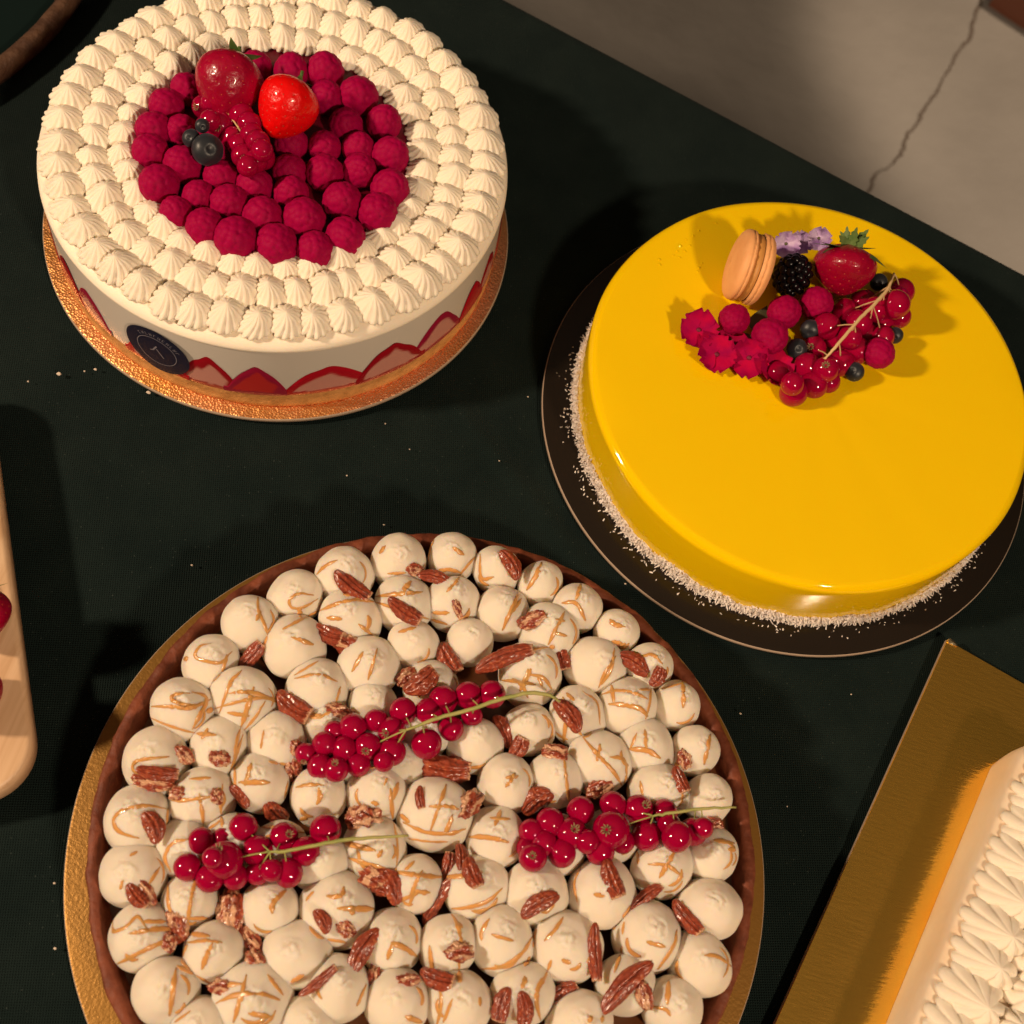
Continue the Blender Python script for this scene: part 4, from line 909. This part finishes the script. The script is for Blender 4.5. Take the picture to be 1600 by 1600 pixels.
b2 = bz('d', [(850, 620, 78), (1070, 440, 60), (990, 690, 80), (1150, 680, 75), (1290, 655, 70), (940, 455, 78), (1200, 370, 82), (1455, 430, 82), (1480, 655, 86), (1380, 640, 66), (1290, 520, 90), (1080, 575, 108), (1715, 385, 90), (1590, 520, 85), (1010, 560, 60)])
bunch(b2, [(422, 1331), (445, 1330), (502, 1319), (540, 1312), (575, 1309), (638, 1306)], .0505, 'lower left redcurrant bunch on the tart, one berry apart by its stem', 'redcurrant bunches', [.064, .065, .066, .065, .064, .062], M['stem'], [], {4, 7, 11}, stemr=.0008, k=.64)
b3 = bz('f', [(90, 500, 60), (130, 560, 80), (120, 400, 75), (200, 470, 75), (310, 530, 85), (430, 265, 80), (630, 230, 78), (790, 260, 85), (955, 275, 75), (240, 340, 85), (550, 520, 85), (470, 460, 70), (690, 460, 70), (370, 410, 92), (840, 425, 85), (980, 350, 66), (1130, 400, 82), (1030, 430, 88), (620, 385, 104), (1195, 375, 60)])
bunch(b3, [(1020, 1275), (1050, 1270), (1087, 1265), (1150, 1261)], .0505, 'redcurrant bunch near the right crust, thin pale stem pointing right', 'redcurrant bunches', [.063, .064, .063, .061], M['stem'], [], {1, 7, 13, 18}, stemr=.0007, k=.64)

# ---------------------------------------------------------------- gold board and cream log
C0 = at(1480, 1000, .0034)
def slab(c, hu, hv, z0, z1, bev=.0006):
    V = []; 
    for z, e in ((z0, bev), (z0+bev, 0), (z1-bev*.4, 0), (z1, bev*.4)):
        V += [np.array([c[0], c[1], z])+EV*sx*(hu-e)+NV*sy*(hv-e) for sx, sy in ((-1, -1), (1, -1), (1, 1), (-1, 1))]
    F = [(3, 2, 1, 0), (12, 13, 14, 15)]
    for k in range(3):
        for i in range(4): F.append((k*4+i, k*4+(i+1) % 4, k*4+4+(i+1) % 4, k*4+4+i))
    return V, F
BU, BVv = .115, .19
cb = C0+EV*BU-NV*BVv
gb = thing('gold_cake_board', (cb[0], cb[1], 0), 'rectangular gold foil board with a bent shiny corner under the white log cake', 'cake board')
part('foil_face', *slab(cb, BU, BVv, .0022, .0034, .0004), M['goldfoil'], gb, smooth=False)
part('board_edge', *slab(cb, BU+.0003, BVv+.0003, .0002, .0021, .0002), M['boardedge'], gb, smooth=False)
V, F = ico(2); part('crumpled_corner', (np.array([v*(1+.4*ns(v, 2, 4)) for v in V])*np.array([.0032, .0016, .0007])) @ np.stack([EV, NV, [0, 0, 1]])+C0+EV*.003+np.array([0, 0, .0003]), F, mat('bare_foil', (.95, .8, .5), .2, metal=1), gb, smooth=False)
L0 = at(1557, 1172, .0036); LU = .075; LV = .15; lc = L0+EV*LU-NV*LV
lg = thing('cream_log_cake', (lc[0], lc[1], .0036), 'pale cream log cake topped with rows of piped cream petals', 'cake')
def rrect(hu, hv, rc, n=7):
    out = []
    for sx, sy, a0 in ((1, 1, 0), (-1, 1, 90), (-1, -1, 180), (1, -1, 270)):
        for i in range(n): a = R_(a0+90*i/(n-1)); out.append((sx*(hu-rc)+rc*math.cos(a), sy*(hv-rc)+rc*math.sin(a)))
    # subdivide the long straight runs
    res = []
    for i in range(len(out)):
        p, q = np.array(out[i]), np.array(out[(i+1) % len(out)]); d = np.linalg.norm(q-p); k = max(1, int(d/.006))
        for j in range(k): res.append(p+(q-p)*j/k)
    return res
lev = [(.0006, .0036), (.0002, .0060), (.0, .014), (.0, .022), (.0003, .029), (.0008, .0335), (.0016, .0355), (.0030, .0366), (.0060, .0370), (.030, .0370)]
V, F = [], []
n0 = None
for li, (ins, z) in enumerate(lev):
    ring = rrect(LU, LV, .012)
    if n0 is None: n0 = len(ring)
    for i, (u, v) in enumerate(ring):
        fu, fv = (LU-ins)/LU, (LV-ins)/LV
        if li == len(lev)-1: fu, fv = .3, .3
        wob = .0009*noise.noise(Vector((u*30, v*30, z*60))) if 0 < li < 8 else 0
        p = lc+EV*(u*fu+wob)+NV*(v*fv+wob); V.append((p[0], p[1], z+wob*.4))
for li in range(len(lev)-1):
    for i in range(n0): F.append((li*n0+i, li*n0+(i+1) % n0, (li+1)*n0+(i+1) % n0, (li+1)*n0+i))
F.append(tuple((len(lev)-1)*n0+i for i in range(n0)))
part('cream_body', V, F, M['chamber'], lg)
PET = [mesh('cream_petal', *star_dollop(9, 1, .92, .16, .30, s+40, (.50, -.22), segs=8, rows=20, elong=1.30, cre=.50), M['cream']) for s in range(5)]
n = 0
for ci, (u, flip, sc) in enumerate(((.0200, 0, .0122), (.0500, 1, .0122), (.0800, 0, .0122), (.1100, 1, .0122), (.1380, 0, .0110))):
    for k in range(17):
        v = .013+k*.0178+(.008 if flip else 0)
        if v > 2*LV-.012: continue
        P = L0+EV*(u+random.uniform(-.001, .001))-NV*(v+random.uniform(-.001, .001)); P[2] = .0362
        o = link('cream_petal', PET[random.randrange(5)], lg, P-wloc(lg)); s = sc*random.uniform(.95, 1.06); o.scale = (s, s, s*random.uniform(.95, 1.15))
        o.rotation_euler = (0, 0, R_(-15.6)+R_(-6+random.uniform(-8, 8))+(math.pi*.95 if flip else 0)); n += 1

# ---------------------------------------------------------------- wooden board at the left edge
ZW = .024
pE0, pE1 = at(3, 785, ZW), at(47, 1120, ZW); dW = (pE0-pE1); dW /= np.linalg.norm(dW); nW = np.array([dW[1], -dW[0], 0])  # towards the picture
if nW[0] < 0: nW = -nW
near_c = at(0, 1225, ZW)
vlow = (near_c-pE1) @ dW-.004
HW, LWb = .09, .115
cw = pE1-nW*HW+dW*(vlow+LWb+.0)
def rr2(hu, hv, rc, z, e=0):
    out = []
    for sx, sy, a0 in ((1, 1, 0), (-1, 1, 90), (-1, -1, 180), (1, -1, 270)):
        for i in range(12): a = R_(a0+90*i/11); u = sx*(hu-rc)+(rc-e)*math.cos(a); v = sy*(hv-rc)+(rc-e)*math.sin(a); p = cw+nW*u+dW*v; out.append((p[0], p[1], z))
    return out
wb = thing('wooden_board', (cw[0], cw[1], 0), 'pale wooden serving board with rounded corners at the left edge', 'serving board')
V = []; 
for z, e in ((ZW-.016, .003), (ZW-.013, 0), (ZW-.003, 0), (ZW-.001, .0008), (ZW, .003)): V += rr2(HW, LWb, .026, z, e)
F = [tuple(range(48))[::-1], tuple(4*48+i for i in range(48))]
for k in range(4):
    for i in range(48): F.append((k*48+i, k*48+(i+1) % 48, (k+1)*48+(i+1) % 48, (k+1)*48+i))
part('board_top', V, F, M['wood'], wb)
for sx, sy in ((1, 1), (-1, 1), (-1, -1), (1, -1)):
    p = cw+nW*sx*(HW-.03)+dW*sy*(LWb-.03); V, F = revolve([(.0005, .0002), (.012, .0002), (.012, ZW-.0161), (.0005, ZW-.0161)], 24, (p[0], p[1], 0)); part('foot', V, F, M['wood'], wb)
make_strawberry(at(-26, 918, ZW+.024), at(-44, 1010, ZW+.010), .030, M['straw'], 'dark strawberry on the wooden board at the left edge, leaf showing', 21, .2, 7, .013)
make_strawberry(at(-62, 1060, ZW+.020), at(-34, 1130, ZW+.008), .034, M['straw'], 'lower dark strawberry on the wooden board at the left edge', 22, .2, 7, .012)

# ---------------------------------------------------------------- tray with brown rim, top left
zr = .012
p0, p1, p2 = at(4, 108, zr), at(64, 41, zr), at(119, -12, zr)
def circ(a, b, c):
    ax_, ay = a[:2]; bx_, by = b[:2]; cx, cy = c[:2]; d = 2*(ax_*(by-cy)+bx_*(cy-ay)+cx*(ay-by))
    ux = ((ax_**2+ay**2)*(by-cy)+(bx_**2+by**2)*(cy-ay)+(cx**2+cy**2)*(ay-by))/d; uy = ((ax_**2+ay**2)*(cx-bx_)+(bx_**2+by**2)*(ax_-cx)+(cx**2+cy**2)*(bx_-ax_))/d
    return np.array([ux, uy, 0]), math.hypot(ax_-ux, ay-uy)
t_ = (p2-p0)/np.linalg.norm(p2-p0); n_ = np.array([-t_[1], t_[0], 0]); n_ = n_ if n_[0] < 0 else -n_; Rr = .24
rc_ = p1+n_*Rr; rc_[2] = 0
tr = thing('round_tray', (rc_[0], rc_[1], 0), 'dark green tray with a brown raised rim cut off by the top left corner', 'tray')
V, F = revolve([(Rr-.007, .0022), (Rr-.0058, .009), (Rr-.004, .0125), (Rr+.001, .0140), (Rr+.0045, .0120), (Rr+.0052, .006), (Rr+.0040, .0006), (Rr-.004, .0004)], 160, rc_, jit=lambda a, j: (.0006*noise.noise(Vector((math.cos(a)*40, math.sin(a)*40, j))), .0006*noise.noise(Vector((math.cos(a)*50, math.sin(a)*50, j*2)))))
part('rim', V, F, M['brownrim'], tr)
V, F = revolve([(.001, .0022), (Rr-.0066, .0022)], 120, rc_); part('tray_base', V, F, mat('dark_green_lining', (.003, .009, .008), .85, spec=.1), tr)

# ---------------------------------------------------------------- crumbs on the cloth
cr = [(92, 584, 4.0), (149, 577, 2.6), (132, 580, 1.5), (232, 613, 3.5), (44, 596, 1.6), (887, 708, 0), (300, 883, 2.0), (542, 743, 1.4), (1157, 1115, 1.8), (602, 662, 1.2), (600, 820, 1.6), (86, 1482, 2.2), (85, 1380, 1.8), (1230, 1260, 1.2), (977, 912, 1.6), (780, 720, 1.2), (640, 702, 1.2), (825, 620, 1.2), (1330, 1085, 1.2)]
v0, f0 = ico(2)
for i, (x, y, s) in enumerate(sorted(c for c in cr if c[2] > 0)):
    P = at(x, y, s*.0002); r = s*.72/FPX
    wh = 'on the cloth left of the rose gold board' if x < 250 and y < 700 else 'on the open cloth between the cakes' if y < 1000 else 'on the cloth beside the tart'
    big = sorted(cr, key=lambda c: -c[2]); rk = [b[:2] for b in big].index((x, y))
    o = solo('crumb', [P+v*r*(1+.4*ns(v, 1.5, i))*np.array([1, .8, .6]) for v in v0], f0, M['crumb'], tuple(P), 'pale crumb %s, %s largest' % (wh, ORD[rk]), 'crumb', 'crumbs on the tablecloth', smooth=False)
